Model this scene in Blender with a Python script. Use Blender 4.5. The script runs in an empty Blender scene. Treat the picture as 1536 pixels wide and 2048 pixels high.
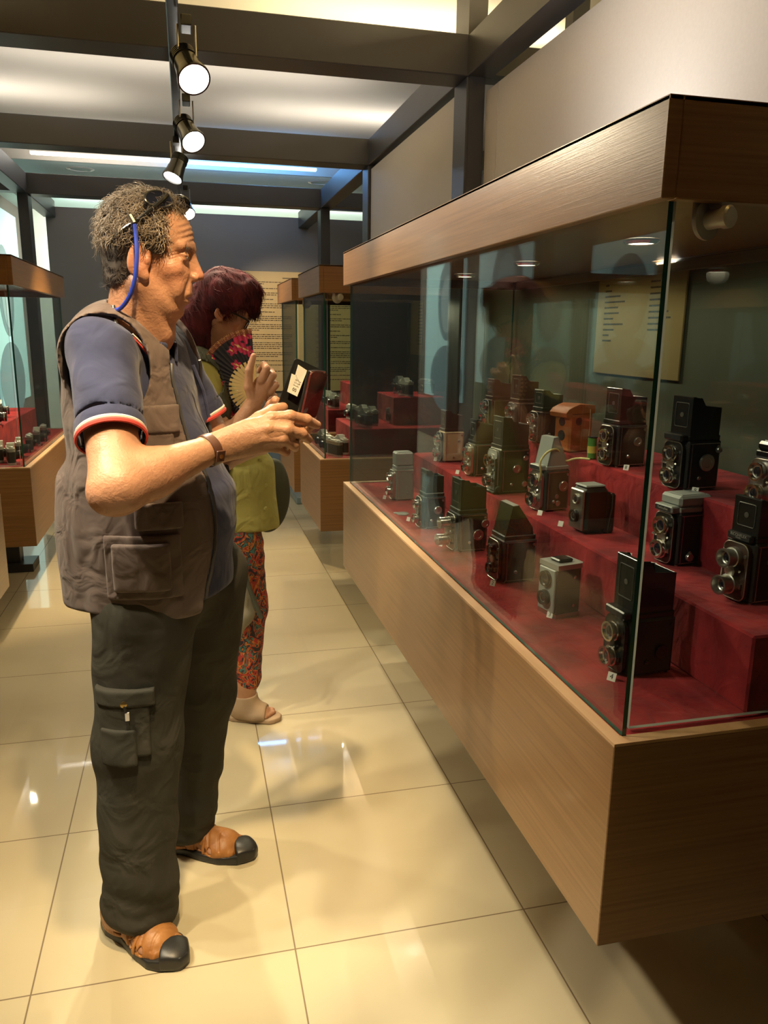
import bpy, math, random
import numpy as np
from mathutils import Matrix, Vector
random.seed(7)
S = bpy.context.scene
COL = S.collection
PI = math.pi
# ------------------------------------------------------------------ camera
FPX, YAW, PITCH, ROLL, EYE = 1565.0, 0.2445, 0.2264, 0.0124, 1.472
_r0 = np.array([math.cos(YAW), -math.sin(YAW), 0.0])
_f = np.array([math.sin(YAW) * math.cos(PITCH), math.cos(YAW) * math.cos(PITCH), -math.sin(PITCH)])
_u0 = np.cross(_r0, _f)
_r = math.cos(ROLL) * _r0 + math.sin(ROLL) * _u0
_u = -math.sin(ROLL) * _r0 + math.cos(ROLL) * _u0
cam_d = bpy.data.cameras.new('camera'); cam = bpy.data.objects.new('camera', cam_d); COL.objects.link(cam)
cam_d.sensor_fit = 'HORIZONTAL'; cam_d.sensor_width = 36.0; cam_d.lens = 36.0 * FPX / 1536.0
cam_d.clip_start = 0.05; cam_d.clip_end = 60
_m = Matrix.Identity(4)
for i in range(3):
    _m[i][0] = _r[i]; _m[i][1] = _u[i]; _m[i][2] = -_f[i]
_m[2][3] = EYE
cam.matrix_world = _m
S.camera = cam

def P(px, py, Y):
    """the point of the place seen at pixel (px, py) that stands at depth Y"""
    d = _f * FPX + _r * (px - 768) - _u * (py - 1024)
    t = Y / d[1]
    return Vector((d[0] * t, Y, EYE + d[2] * t))
# ------------------------------------------------------------------ world, exposure
S.view_settings.view_transform = 'Standard'; S.view_settings.look = 'None'
S.view_settings.gamma = 1.0; S.view_settings.exposure = 0.12
S.view_settings.use_curve_mapping = False
w = bpy.data.worlds.new('room_air'); S.world = w; w.use_nodes = True
w.node_tree.nodes['Background'].inputs[0].default_value = (0.55, 0.50, 0.42, 1)
w.node_tree.nodes['Background'].inputs[1].default_value = 0.02

def lamp(kind, name, loc, power, color, target=None, **k):
    d = bpy.data.lights.new(name, kind); d.energy = power; d.color = color
    o = bpy.data.objects.new(name, d); COL.objects.link(o); o.location = loc
    for a, v in k.items(): setattr(d, a, v)
    if target is not None:
        o.rotation_euler = (Vector(target) - Vector(loc)).to_track_quat('-Z', 'Y').to_euler()
    return o
WARM = (1.0, 0.83, 0.55); WARMER = (1.0, 0.70, 0.36); NEUT = (1.0, 0.93, 0.84); COOL = (0.55, 0.86, 1.0)
# unseen fills added on the steel beams to brighten the ceiling; then panel cove, canopy uplight
for x_ in (-1.34, 1.34):
    for y_, c_, p_ in ((0.6, (1.0, 0.72, 0.32), 6), (3.4, (1.0, 0.78, 0.42), 8), (4.7, NEUT, 17), (6.7, NEUT, 10)):
        lamp('AREA', 'ceiling_fill', (x_, y_, 2.80), p_, c_, (x_ * 0.8, y_, 4), shape='RECTANGLE', size=0.10, size_y=(1.2 if y_ < 4 else 1.7))
for y_, p_, c_ in ((3.77, 4, (1.0, 0.78, 0.42)), (5.80, 7, NEUT)):
    lamp('AREA', 'ceiling_fill', (0, y_, 2.80), p_, c_, (0, y_, 4), shape='RECTANGLE', size=2.4, size_y=0.12)
lamp('AREA', 'cove_light_panel', (1.75, 2.0, 2.45), 30, (1.0, 0.80, 0.42), (1.9, 2.0, 4), shape='RECTANGLE', size=0.12, size_y=3.4)
lamp('AREA', 'canopy_uplight', (1.12, 2.2, 1.86), 13, (1.0, 0.94, 0.88), (1.5, 2.2, 2.5), shape='RECTANGLE', size=0.10, size_y=2.2)
# spots of the ceiling tracks (those out of view behind and beside the camera)
SPOTS = [  # location, target, power, colour, angle
    ((-0.95, 1.55, 2.55), (0.66, 1.95, 0.95), 66, (1.0, 0.88, 0.70), 66),
    ((-1.00, 1.75, 2.55), (0.10, 1.85, 0.4), 95, WARM, 64),
    ((0.05, 1.02, 2.60), (0.00, 1.66, 1.15), 185, WARMER, 36),
    ((-0.75, 1.20, 2.60), (-0.60, 1.40, 0.0), 120, WARM, 66),
    ((-0.10, 0.60, 2.60), (-0.20, 1.05, 0.0), 95, WARM, 52),
    ((-0.95, 2.60, 2.55), (0.30, 3.05, 0.0), 62, WARM, 66),
]
for i, (l, t, p, c_, a) in enumerate(SPOTS):
    lamp('SPOT', 'track_or_fill_light', l, p, c_, t, spot_size=math.radians(a), spot_blend=0.6, shadow_soft_size=0.035)
# ------------------------------------------------------------------ materials
def mat(name, color, rough=0.5, metal=0.0, spec=0.5, noise=None, bump=0.0, bscale=200.0, coat=0.0, sheen=0.0,
        sss=0.0, stretch=(1, 1, 1), emit=None, estr=0.0, trans=0.0, alpha=1.0, nscale=8.0, detail=4.0, wrinkle=0.0, wscale=11.0):
    m = bpy.data.materials.new(name); m.use_nodes = True
    nt = m.node_tree; b = nt.nodes['Principled BSDF']
    b.inputs['Base Color'].default_value = (*color, 1)
    b.inputs['Roughness'].default_value = rough; b.inputs['Metallic'].default_value = metal
    b.inputs['Specular IOR Level'].default_value = spec
    b.inputs['Coat Weight'].default_value = coat; b.inputs['Coat Roughness'].default_value = 0.08
    b.inputs['Sheen Weight'].default_value = sheen
    if sss: b.inputs['Subsurface Weight'].default_value = sss; b.inputs['Subsurface Radius'].default_value = (0.012, 0.005, 0.003); b.inputs['Subsurface Scale'].default_value = 1.0
    if trans: b.inputs['Transmission Weight'].default_value = trans
    if emit: b.inputs['Emission Color'].default_value = (*emit, 1); b.inputs['Emission Strength'].default_value = estr
    if noise or bump or wrinkle:
        tc = nt.nodes.new('ShaderNodeTexCoord'); mp = nt.nodes.new('ShaderNodeMapping')
        mp.inputs['Scale'].default_value = stretch
        nt.links.new(tc.outputs['Object'], mp.inputs[0])
    if noise:
        n = nt.nodes.new('ShaderNodeTexNoise'); n.inputs['Scale'].default_value = nscale; n.inputs['Detail'].default_value = detail
        r = nt.nodes.new('ShaderNodeValToRGB'); r.color_ramp.elements[0].position = 0.32; r.color_ramp.elements[1].position = 0.68
        r.color_ramp.elements[0].color = (*noise, 1); r.color_ramp.elements[1].color = (*color, 1)
        nt.links.new(mp.outputs[0], n.inputs['Vector']); nt.links.new(n.outputs['Fac'], r.inputs[0]); nt.links.new(r.outputs[0], b.inputs['Base Color'])
    if bump:
        n2 = nt.nodes.new('ShaderNodeTexNoise'); n2.inputs['Scale'].default_value = bscale; n2.inputs['Detail'].default_value = 3
        bp = nt.nodes.new('ShaderNodeBump'); bp.inputs['Strength'].default_value = bump; bp.inputs['Distance'].default_value = 0.002
        nt.links.new(mp.outputs[0], n2.inputs['Vector']); nt.links.new(n2.outputs['Fac'], bp.inputs['Height']); nt.links.new(bp.outputs[0], b.inputs['Normal'])
    if wrinkle:
        n3 = nt.nodes.new('ShaderNodeTexNoise'); n3.inputs['Scale'].default_value = wscale; n3.inputs['Detail'].default_value = 2.5; n3.inputs['Distortion'].default_value = 1.2; n3.inputs['Roughness'].default_value = .45
        bq = nt.nodes.new('ShaderNodeBump'); bq.inputs['Strength'].default_value = wrinkle; bq.inputs['Distance'].default_value = 0.02
        nt.links.new(mp.outputs[0], n3.inputs['Vector']); nt.links.new(n3.outputs['Fac'], bq.inputs['Height'])
        if bump: nt.links.new(bp.outputs[0], bq.inputs['Normal'])
        nt.links.new(bq.outputs[0], b.inputs['Normal'])
    return m

def glass_mat(name, tint, refl=1.0):
    m = bpy.data.materials.new(name); m.use_nodes = True; nt = m.node_tree; nt.nodes.clear()
    o = nt.nodes.new('ShaderNodeOutputMaterial'); mx = nt.nodes.new('ShaderNodeMixShader')
    t = nt.nodes.new('ShaderNodeBsdfTransparent'); g = nt.nodes.new('ShaderNodeBsdfGlossy'); fr = nt.nodes.new('ShaderNodeFresnel')
    t.inputs[0].default_value = (*tint, 1); g.inputs['Roughness'].default_value = 0.0; g.inputs[0].default_value = (refl, refl, refl, 1)
    ge = nt.nodes.new('ShaderNodeNewGeometry'); io = nt.nodes.new('ShaderNodeMapRange')   # thin pane: same reflectance from either face
    io.inputs[3].default_value = 1.52; io.inputs[4].default_value = 1 / 1.52; nt.links.new(ge.outputs['Backfacing'], io.inputs[0]); nt.links.new(io.outputs[0], fr.inputs['IOR'])
    nt.links.new(fr.outputs[0], mx.inputs[0]); nt.links.new(t.outputs[0], mx.inputs[1]); nt.links.new(g.outputs[0], mx.inputs[2]); nt.links.new(mx.outputs[0], o.inputs[0])
    return m

M = {}
M['floor'] = None
M['wood'] = mat('oak_veneer', (0.255, 0.132, 0.052), rough=0.30, noise=(0.18, 0.088, 0.031), stretch=(1.2, 1.2, 60), nscale=2.2, detail=6, bump=0.08, bscale=8, spec=0.6, coat=0.15)
M['wood_edge'] = mat('pale_lipping_wood', (0.52, 0.33, 0.18), rough=0.4, noise=(0.42, 0.25, 0.12), stretch=(8, 1, 40), nscale=3)
M['steel'] = mat('dark_painted_steel', (0.050, 0.050, 0.056), rough=0.42, spec=0.5, noise=(0.042, 0.042, 0.047), nscale=3)
M['pedestal'] = mat('black_metal', (0.03, 0.032, 0.032), rough=0.35)
M['panel'] = mat('beige_wall_panel', (0.50, 0.475, 0.45), rough=0.6, noise=(0.475, 0.45, 0.425), nscale=120, bump=0.05, bscale=300)
M['case_back'] = mat('olive_grey_case_back', (0.13, 0.135, 0.10), rough=0.6, spec=0.25)
M['backwall'] = mat('dark_grey_partition', (0.150, 0.132, 0.112), rough=0.6, noise=(0.142, 0.125, 0.106), nscale=2)
M['ceiling'] = mat('painted_ceiling', (0.50, 0.46, 0.40), rough=0.85, noise=(0.46, 0.43, 0.37), nscale=2)
M['ceiling_yellow'] = mat('yellow_lit_ceiling', (0.66, 0.55, 0.31), rough=0.85)  # yellow of the cove glow is put into this ceiling colour
M['ceiling_teal'] = mat('pale_teal_ceiling', (0.38, 0.50, 0.50), rough=0.8)
M['velvet'] = mat('red_velvet', (0.36, 0.026, 0.030), rough=0.9, spec=0.1, sheen=0.08, noise=(0.15, 0.008, 0.014), nscale=9, wrinkle=.35, wscale=16, bump=0.25, bscale=260)
M['glass'] = glass_mat('clear_glass', (0.93, 0.965, 0.95), 0.52)
M['glass_edge'] = mat('green_glass_edge', (0.012, 0.07, 0.05), rough=0.12, spec=0.8)
M['chrome'] = mat('chrome', (0.72, 0.70, 0.66), rough=0.16, metal=1.0)
M['satin'] = mat('satin_metal', (0.55, 0.54, 0.50), rough=0.34, metal=1.0)
M['brass'] = mat('brass', (0.65, 0.46, 0.18), rough=0.3, metal=1.0)
M['leatherette'] = mat('black_leatherette', (0.018, 0.017, 0.015), rough=0.5, bump=0.5, bscale=700)
M['blackpaint'] = mat('black_enamel', (0.015, 0.015, 0.014), rough=0.22, spec=0.6)
M['brownskin'] = mat('brown_leatherette', (0.05, 0.02, 0.012), rough=0.45, bump=0.4, bscale=600)
M['tanskin'] = mat('tan_leatherette', (0.46, 0.33, 0.19), rough=0.5, bump=0.3, bscale=500)
M['greyskin'] = mat('grey_green_leatherette', (0.24, 0.25, 0.21), rough=0.5, bump=0.3, bscale=500)
M['olive'] = mat('dull_green_black_metal', (0.028, 0.033, 0.02), rough=0.35)
M['greymetal'] = mat('grey_enamel', (0.30, 0.32, 0.30), rough=0.35)
M['lens'] = mat('lens_glass', (0.008, 0.01, 0.02), rough=0.03, spec=1.0, coat=1.0)
M['white'] = mat('white_card', (0.78, 0.78, 0.72), rough=0.6)
M['ink'] = mat('black_ink', (0.012, 0.012, 0.012), rough=0.6)
M['greyink'] = mat('silver_lettering', (0.62, 0.62, 0.58), rough=0.35, metal=0.6)
M['caseleather'] = mat('brown_case_leather', (0.42, 0.13, 0.03), rough=0.42, noise=(0.30, 0.085, 0.02), nscale=18, bump=0.2, bscale=160, coat=0.15)
M['filmgreen'] = mat('green_paper', (0.10, 0.28, 0.05), rough=0.5)
M['filmyellow'] = mat('yellow_paper', (0.62, 0.55, 0.10), rough=0.5)
M['strap'] = mat('pale_yellow_cord', (0.62, 0.55, 0.22), rough=0.6)
M['poster'] = mat('gold_brown_card', (0.42, 0.30, 0.135), rough=0.75, spec=0.2, noise=(0.38, 0.27, 0.12), nscale=3)
M['poster_wall'] = mat('tan_poster', (0.50, 0.34, 0.15), rough=0.5, noise=(0.46, 0.31, 0.13), nscale=2)
M['brownink'] = mat('brown_ink', (0.06, 0.035, 0.015), rough=0.6)
M['lampglow'] = mat('lamp_glow', (1, 1, 1), emit=(1.0, 0.95, 0.86), estr=60.0)
M['puckglow'] = mat('puck_glow', (1, 1, 1), emit=(1.0, 0.93, 0.66), estr=3.5)
M['covestrip'] = mat('cove_strip', (1, 1, 1), emit=(1.0, 0.95, 0.86), estr=2.2)
M['covestrip_blue'] = mat('cove_strip_blue', (1, 1, 1), emit=(0.25, 0.60, 1.0), estr=2.2)
M['lightbox'] = mat('lightbox_print', (0.3, 0.5, 0.5), rough=0.3, emit=(0.46, 0.72, 0.68), estr=0.6)
M['farwall'] = mat('pale_green_wall', (0.66, 0.68, 0.60), rough=0.7)
M['portrait'] = mat('portrait_print_dark', (0.10, 0.16, 0.18), emit=(0.36, 0.60, 0.62), estr=0.22, rough=0.4)
M['portrait_mid'] = mat('portrait_print_mid', (0.22, 0.27, 0.27), emit=(0.38, 0.62, 0.62), estr=0.38, rough=0.4)
M['plinth'] = mat('blue_grey_plinth', (0.22, 0.30, 0.34), rough=0.2)

# glossy floor tiles
def floor_mat():
    m = bpy.data.materials.new('cream_polished_tiles'); m.use_nodes = True; nt = m.node_tree; b = nt.nodes['Principled BSDF']
    tc = nt.nodes.new('ShaderNodeTexCoord'); mp = nt.nodes.new('ShaderNodeMapping'); mp.inputs['Location'].default_value = (0.4046, -1.6234 + 0.6 * 4, 0)
    nt.links.new(tc.outputs['Object'], mp.inputs[0])
    sx = nt.nodes.new('ShaderNodeSeparateXYZ'); nt.links.new(mp.outputs[0], sx.inputs[0])
    outs = []
    for ax in ('X', 'Y'):
        d = nt.nodes.new('ShaderNodeMath'); d.operation = 'DIVIDE'; d.inputs[1].default_value = 0.6; nt.links.new(sx.outputs[ax], d.inputs[0])
        a = nt.nodes.new('ShaderNodeMath'); a.operation = 'ADD'; a.inputs[1].default_value = 40.5; nt.links.new(d.outputs[0], a.inputs[0])
        f = nt.nodes.new('ShaderNodeMath'); f.operation = 'FRACT'; nt.links.new(a.outputs[0], f.inputs[0])
        s = nt.nodes.new('ShaderNodeMath'); s.operation = 'SUBTRACT'; s.inputs[1].default_value = 0.5; nt.links.new(f.outputs[0], s.inputs[0])
        ab = nt.nodes.new('ShaderNodeMath'); ab.operation = 'ABSOLUTE'; nt.links.new(s.outputs[0], ab.inputs[0]); outs.append((ab, a))
    mn = nt.nodes.new('ShaderNodeMath'); mn.operation = 'MINIMUM'; nt.links.new(outs[0][0].outputs[0], mn.inputs[0]); nt.links.new(outs[1][0].outputs[0], mn.inputs[1])
    gr = nt.nodes.new('ShaderNodeMapRange'); gr.inputs[1].default_value = 0.0022; gr.inputs[2].default_value = 0.0040; nt.links.new(mn.outputs[0], gr.inputs[0])
    # per tile tone
    fl = []
    for _, a in outs:
        q = nt.nodes.new('ShaderNodeMath'); q.operation = 'FLOOR'; nt.links.new(a.outputs[0], q.inputs[0]); fl.append(q)
    cx = nt.nodes.new('ShaderNodeCombineXYZ'); nt.links.new(fl[0].outputs[0], cx.inputs[0]); nt.links.new(fl[1].outputs[0], cx.inputs[1])
    wn = nt.nodes.new('ShaderNodeTexWhiteNoise'); nt.links.new(cx.outputs[0], wn.inputs['Vector'])
    n = nt.nodes.new('ShaderNodeTexNoise'); n.inputs['Scale'].default_value = 3; n.inputs['Detail'].default_value = 5; nt.links.new(mp.outputs[0], n.inputs['Vector'])
    ad = nt.nodes.new('ShaderNodeMath'); ad.operation = 'MULTIPLY_ADD'; ad.inputs[1].default_value = 0.25; nt.links.new(wn.outputs['Value'], ad.inputs[0]); nt.links.new(n.outputs['Fac'], ad.inputs[2])
    r = nt.nodes.new('ShaderNodeValToRGB'); r.color_ramp.elements[0].position = 0.35; r.color_ramp.elements[1].position = 0.9
    r.color_ramp.elements[0].color = (0.53, 0.465, 0.305, 1); r.color_ramp.elements[1].color = (0.585, 0.515, 0.345, 1); nt.links.new(ad.outputs[0], r.inputs[0])
    mx = nt.nodes.new('ShaderNodeMix'); mx.data_type = 'RGBA'; mx.inputs[6].default_value = (0.20, 0.145, 0.085, 1)
    nt.links.new(gr.outputs[0], mx.inputs[0]); nt.links.new(r.outputs[0], mx.inputs[7]); nt.links.new(mx.outputs[2], b.inputs['Base Color'])
    b.inputs['Roughness'].default_value = 0.5; b.inputs['Specular IOR Level'].default_value = 0.3
    b.inputs['Coat Weight'].default_value = 0.75; b.inputs['Coat Roughness'].default_value = 0.03
    return m
M['floor'] = floor_mat()

# ------------------------------------------------------------------ mesh helpers
class MB:
    def __init__(s): s.v = []; s.f = []; s.m = []
    def add(s, vs, fs, mi=0):
        o = len(s.v); s.v += [tuple(p) for p in vs]; s.f += [tuple(i + o for i in f) for f in fs]; s.m += [mi] * len(fs); return s
    def box(s, a, b, mi=0, bev=0.0, T=None, mis=None):
        x0, y0, z0 = a; x1, y1, z1 = b
        if x0 > x1: x0, x1 = x1, x0
        if y0 > y1: y0, y1 = y1, y0
        if z0 > z1: z0, z1 = z1, z0
        if bev <= 0:
            v = [(x0, y0, z0), (x1, y0, z0), (x1, y1, z0), (x0, y1, z0), (x0, y0, z1), (x1, y0, z1), (x1, y1, z1), (x0, y1, z1)]
            f = [(0, 3, 2, 1), (4, 5, 6, 7), (0, 1, 5, 4), (1, 2, 6, 5), (2, 3, 7, 6), (3, 0, 4, 7)]
        else:
            e = min(bev, (x1 - x0) * .49, (y1 - y0) * .49, (z1 - z0) * .49)
            v = []
            for X, sx in ((x0, 1), (x1, -1)):
                for Y, sy in ((y0, 1), (y1, -1)):
                    for Z, sz in ((z0, 1), (z1, -1)):
                        v += [(X, Y + sy * e, Z + sz * e), (X + sx * e, Y, Z + sz * e), (X + sx * e, Y + sy * e, Z)]
            idx = lambda i, j, k, c: ((i * 2 + j) * 2 + k) * 3 + c
            f = []
            for i in (0, 1): f.append([idx(i, 0, 0, 0), idx(i, 0, 1, 0), idx(i, 1, 1, 0), idx(i, 1, 0, 0)][::(1 if i == 0 else -1)])
            for j in (0, 1): f.append([idx(0, j, 0, 1), idx(1, j, 0, 1), idx(1, j, 1, 1), idx(0, j, 1, 1)][::(1 if j == 0 else -1)])
            for k in (0, 1): f.append([idx(0, 0, k, 2), idx(0, 1, k, 2), idx(1, 1, k, 2), idx(1, 0, k, 2)][::(1 if k == 0 else -1)])
            for i in (0, 1):
                for j in (0, 1): f.append((idx(i, j, 0, 0), idx(i, j, 0, 1), idx(i, j, 1, 1), idx(i, j, 1, 0)))
                for k in (0, 1): f.append((idx(i, 0, k, 0), idx(i, 1, k, 0), idx(i, 1, k, 2), idx(i, 0, k, 2)))
            for j in (0, 1):
                for k in (0, 1): f.append((idx(0, j, k, 1), idx(1, j, k, 1), idx(1, j, k, 2), idx(0, j, k, 2)))
            for i in (0, 1):
                for j in (0, 1):
                    for k in (0, 1): f.append((idx(i, j, k, 0), idx(i, j, k, 1), idx(i, j, k, 2)))
        if T is not None: v = [T @ Vector(p) for p in v]
        if mis is not None:
            o = len(s.v); s.v += [tuple(p) for p in v]; s.f += [tuple(i + o for i in q) for q in f]; s.m += list(mis)
            return s
        return s.add(v, f, mi)
    def cyl(s, p0, p1, r0, r1=None, n=20, mi=0, caps=True):
        return s.lathe(p0, Vector(p1) - Vector(p0), [(r0, 0.0), (r0 if r1 is None else r1, 1.0)], n, mi, caps, unit=False)
    def lathe(s, o, axis, prof, n=24, mi=0, caps=True, unit=True):
        o = Vector(o); ax = Vector(axis); L = 1.0 if unit else ax.length; ax = ax.normalized()
        a = ax.orthogonal().normalized(); b = ax.cross(a)
        v = []; f = []
        for r, t in prof:
            for k in range(n):
                th = 2 * PI * k / n
                v.append(o + ax * (t * L) + (a * math.cos(th) + b * math.sin(th)) * max(r, 1e-5))
        for j in range(len(prof) - 1):
            for k in range(n):
                k2 = (k + 1) % n; f.append((j * n + k, j * n + k2, (j + 1) * n + k2, (j + 1) * n + k))
        if caps:
            f.append(tuple(range(n))[::-1]); f.append(tuple((len(prof) - 1) * n + k for k in range(n)))
        return s.add(v, f, mi)
    def tube(s, path, r, n=8, mi=0, caps=True):
        pts = [Vector(p) for p in path]; v = []; f = []; prev = None
        for i, p in enumerate(pts):
            d = (pts[min(i + 1, len(pts) - 1)] - pts[max(i - 1, 0)]).normalized()
            if prev is None: a = d.orthogonal().normalized()
            else:
                a = prev - d * prev.dot(d); a = a.normalized() if a.length > 1e-6 else d.orthogonal().normalized()
            prev = a; b = d.cross(a); rr = r[i] if hasattr(r, '__len__') else r
            for k in range(n):
                th = 2 * PI * k / n; v.append(p + (a * math.cos(th) + b * math.sin(th)) * rr)
        for j in range(len(pts) - 1):
            for k in range(n):
                k2 = (k + 1) % n; f.append((j * n + k, j * n + k2, (j + 1) * n + k2, (j + 1) * n + k))
        if caps: f.append(tuple(range(n))[::-1]); f.append(tuple((len(pts) - 1) * n + k for k in range(n)))
        return s.add(v, f, mi)
    def prism(s, poly, d, mi=0):
        """poly: list of 3d points, d: extrusion vector"""
        n = len(poly); d = Vector(d); v = [Vector(p) for p in poly] + [Vector(p) + d for p in poly]
        f = [tuple(range(n))[::-1], tuple(range(n, 2 * n))] + [(k, (k + 1) % n, n + (k + 1) % n, n + k) for k in range(n)]
        return s.add(v, f, mi)
    def build(s, name, mats, parent=None, smooth=35, loc=None):
        me = bpy.data.meshes.new(name); me.from_pydata(s.v, [], s.f)
        if not isinstance(mats, (list, tuple)): mats = [mats]
        for m in mats: me.materials.append(m)
        me.polygons.foreach_set('material_index', s.m)
        if smooth:
            me.polygons.foreach_set('use_smooth', [True] * len(me.polygons))
            me.set_sharp_from_angle(angle=math.radians(smooth))
        me.update(); me.validate()
        o = bpy.data.objects.new(name, me); COL.objects.link(o)
        if parent is not None: o.parent = parent
        if loc is not None: o.location = loc
        return o
def tag(o, label, cat, group=None, kind=None):
    if label: o['label'] = label
    if cat: o['category'] = cat
    if group: o['group'] = group
    if kind: o['kind'] = kind
    return o
def thing(name, label, cat, loc=(0, 0, 0), rz=0.0, group=None):
    o = bpy.data.objects.new(name, None); COL.objects.link(o); o.empty_display_size = 0.05
    o.location = loc; o.rotation_euler = (0, 0, rz); return tag(o, label, cat, group)
def struct(name, mb, m, smooth=0):
    o = mb.build(name, m, smooth=smooth); o['kind'] = 'structure'; return o
def dup(root, loc, rz, label=None, group=None):
    r = root.copy(); COL.objects.link(r); r.location = loc; r.rotation_euler = (0, 0, rz)
    if label: r['label'] = label
    if group: r['group'] = group
    for ch in list(root.children):
        k = ch.copy(); COL.objects.link(k); k.parent = r
        for g in list(ch.children):
            q = g.copy(); COL.objects.link(q); q.parent = k
    return r
def text(name, body, m, parent, origin, ux, uy, size, extrude=0.0002, align='LEFT'):
    cu = bpy.data.curves.new(name, 'FONT'); cu.body = body; cu.size = size; cu.extrude = extrude; cu.align_x = align; cu.align_y = 'CENTER'
    tmp = bpy.data.objects.new(name + '_tmp', cu)
    me = bpy.data.meshes.new_from_object(tmp); me.name = name
    bpy.data.objects.remove(tmp); bpy.data.curves.remove(cu)
    me.materials.clear(); me.materials.append(m)
    o = bpy.data.objects.new(name, me); COL.objects.link(o)
    X = Vector(ux).normalized(); Y = Vector(uy).normalized(); Z = X.cross(Y)
    mm = Matrix.Identity(4)
    for i in range(3): mm[i][0] = X[i]; mm[i][1] = Y[i]; mm[i][2] = Z[i]; mm[i][3] = origin[i]
    if parent is not None: o.parent = parent
    o.matrix_local = mm
    return o

M['seal'] = mat('grey_glass_seal', (0.30, 0.31, 0.27), rough=0.4)
M['pale_metal'] = mat('pale_metal', (0.50, 0.49, 0.45), rough=0.3, metal=0.4)
# ------------------------------------------------------------------ the room
struct('floor', MB().box((-3.2, -1.5, -0.05), (3.2, 12.2, 0.0)), M['floor'])
Z0, Z1, Z2 = 0.819, 0.965, 1.12
ZB, ZC, ZT = 0.432, 1.658, 1.791
FX = 0.65
# ceiling: beige field between the beams, near fields with the yellow cove glow in their colour, teal field far
struct('ceiling', MB().box((-3.2, -1.5, 2.98), (3.2, 2.75, 3.04)), M['ceiling_yellow'])
struct('ceiling_front', MB().box((-3.2, 2.79, 3.16), (3.2, 5.05, 3.20)), M['ceiling_yellow'])
struct('ceiling_middle', MB().box((-3.2, 5.05, 3.16), (3.2, 8.28, 3.20)).box((-3.2, 2.75, 2.98), (3.2, 2.79, 3.2)).box((-3.2, 8.28, 2.975), (3.2, 8.30, 3.2)), M['ceiling'])
struct('ceiling_far', MB().box((-3.2, 8.30, 2.975), (3.2, 12.2, 3.04)), M['ceiling_teal'])
# walls
struct('wall_right', MB().box((3.2, -1.5, 0), (3.26, 12.2, 3.1)), M['backwall'])
struct('wall_left', MB().box((-2.10, -1.5, 0), (-2.04, 12.2, 3.1)), M['backwall'])
struct('wall_far', MB().box((-3.2, 11.6, 0), (3.2, 11.66, 3.1)), M['farwall'])
struct('wall_back', MB().box((-1.38, 9.30, 0), (2.6, 9.38, 2.71)), M['backwall'])
# wall panels above and behind the right-hand cases
pn = MB(); pn.box((1.37, 0.2, 1.795), (1.40, 3.665, 2.54)); pn.box((1.368, 3.52, 1.795), (1.37, 3.523, 2.54))
struct('wall_panel_near', pn, M['panel'])
struct('wall_panel_far', MB().box((1.30, 3.87, 1.795), (1.33, 5.70, 2.575)), M['panel'])
struct('wall_case_back', MB().box((1.447, 0.2, 0.0), (1.475, 5.90, 1.79)), M['case_back'])
# cove light strips of the far ceiling
tag(MB().box((-1.25, 7.84, 2.945), (-0.02, 7.90, 2.965)).build('cove_light_strip', M['covestrip'], smooth=0), 'warm white cove light strip above the left of the ceiling beams', 'light')
tag(MB().box((0.02, 7.84, 2.945), (1.26, 7.90, 2.965)).build('cove_light_strip', M['covestrip_blue'], smooth=0), 'blue cove light strip above the right of the ceiling beams', 'light')
# steel frame
fr = MB()
for y in (-0.38, 1.65, 3.68, 5.71, 7.74):
    fr.box((-1.40, y, 2.60), (1.40, y + 0.18, 2.77), bev=0.004)
for x in (-1.40, 1.28):
    fr.box((x, -1.5, 2.601), (x + 0.12, 9.29, 2.769), bev=0.004)
fr.box((-2.04, 3.70, 2.62), (-1.40, 3.84, 2.75)); fr.box((-2.04, 7.76, 2.62), (-1.40, 7.90, 2.75)); fr.box((1.40, 7.76, 2.62), (3.2, 7.90, 2.75))
fr.box((1.40, 3.70, 2.62), (3.2, 3.84, 2.75)); fr.box((1.40, 5.73, 2.62), (3.2, 5.87, 2.75))
struct('trim_1', fr, M['steel'])
posts = MB()
n = 2
for x in (-1.40, 1.28):
    for y in (1.65, 3.68, 5.71, 7.74):
        if x < 0 and y in (1.65, 3.68): continue
        if x > 0 and y == 1.65: continue
        xa, xb = (x, x + 0.088) if x > 0 else (x + .032, x + .12); pb = MB().box((xa, y, 0), (xb, y + 0.18, 2.6), bev=0.004)
        pb.box((xa + 0.012, y - 0.003, 0), (xb - .012, y, 2.6))
        struct('trim_%d' % n, pb, M['steel']); n += 1
        if y < 4: struct('trim_%d' % n, MB().box((xa, y, 2.77), (xb, y + 0.18, 2.98)), M['steel']); n += 1
struct('trim_%d' % n, MB().box((1.55, 3.2, 2.1), (1.62, 3.27, 2.98)), M['steel']); n += 1
# rail along the far beam
struct('trim_%d' % n, MB().box((-1.38, 9.24, 2.80), (2.6, 9.30, 2.84)), M['steel']); n += 1
struct('trim_%d' % n, MB().box((0.87, 6.63, 0), (2.5, 9.3, 0.06), bev=0.005), M['plinth']); n += 1
# recessed downlights in the far ceiling
def downlight(x, y, label):
    t = thing('recessed_downlight', label, 'light', (x, y, 2.98))
    MB().lathe((0, 0, 0), (0, 0, -1), [(0.13, 0), (0.13, 0.006), (0.10, 0.012), (0.095, 0.002)], 32, caps=False).build('rim', M['greymetal'], t)
    MB().lathe((0, 0, -0.001), (0, 0, -1), [(0.095, 0), (0.05, 0.004), (0.0, 0.005)], 24).build('diffuser', M['ceiling_teal'], t)
downlight(-0.93, 8.62, 'round recessed ceiling downlight at left above the back partition')
downlight(1.42, 8.60, 'round recessed ceiling downlight at right above the back partition')
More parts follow.
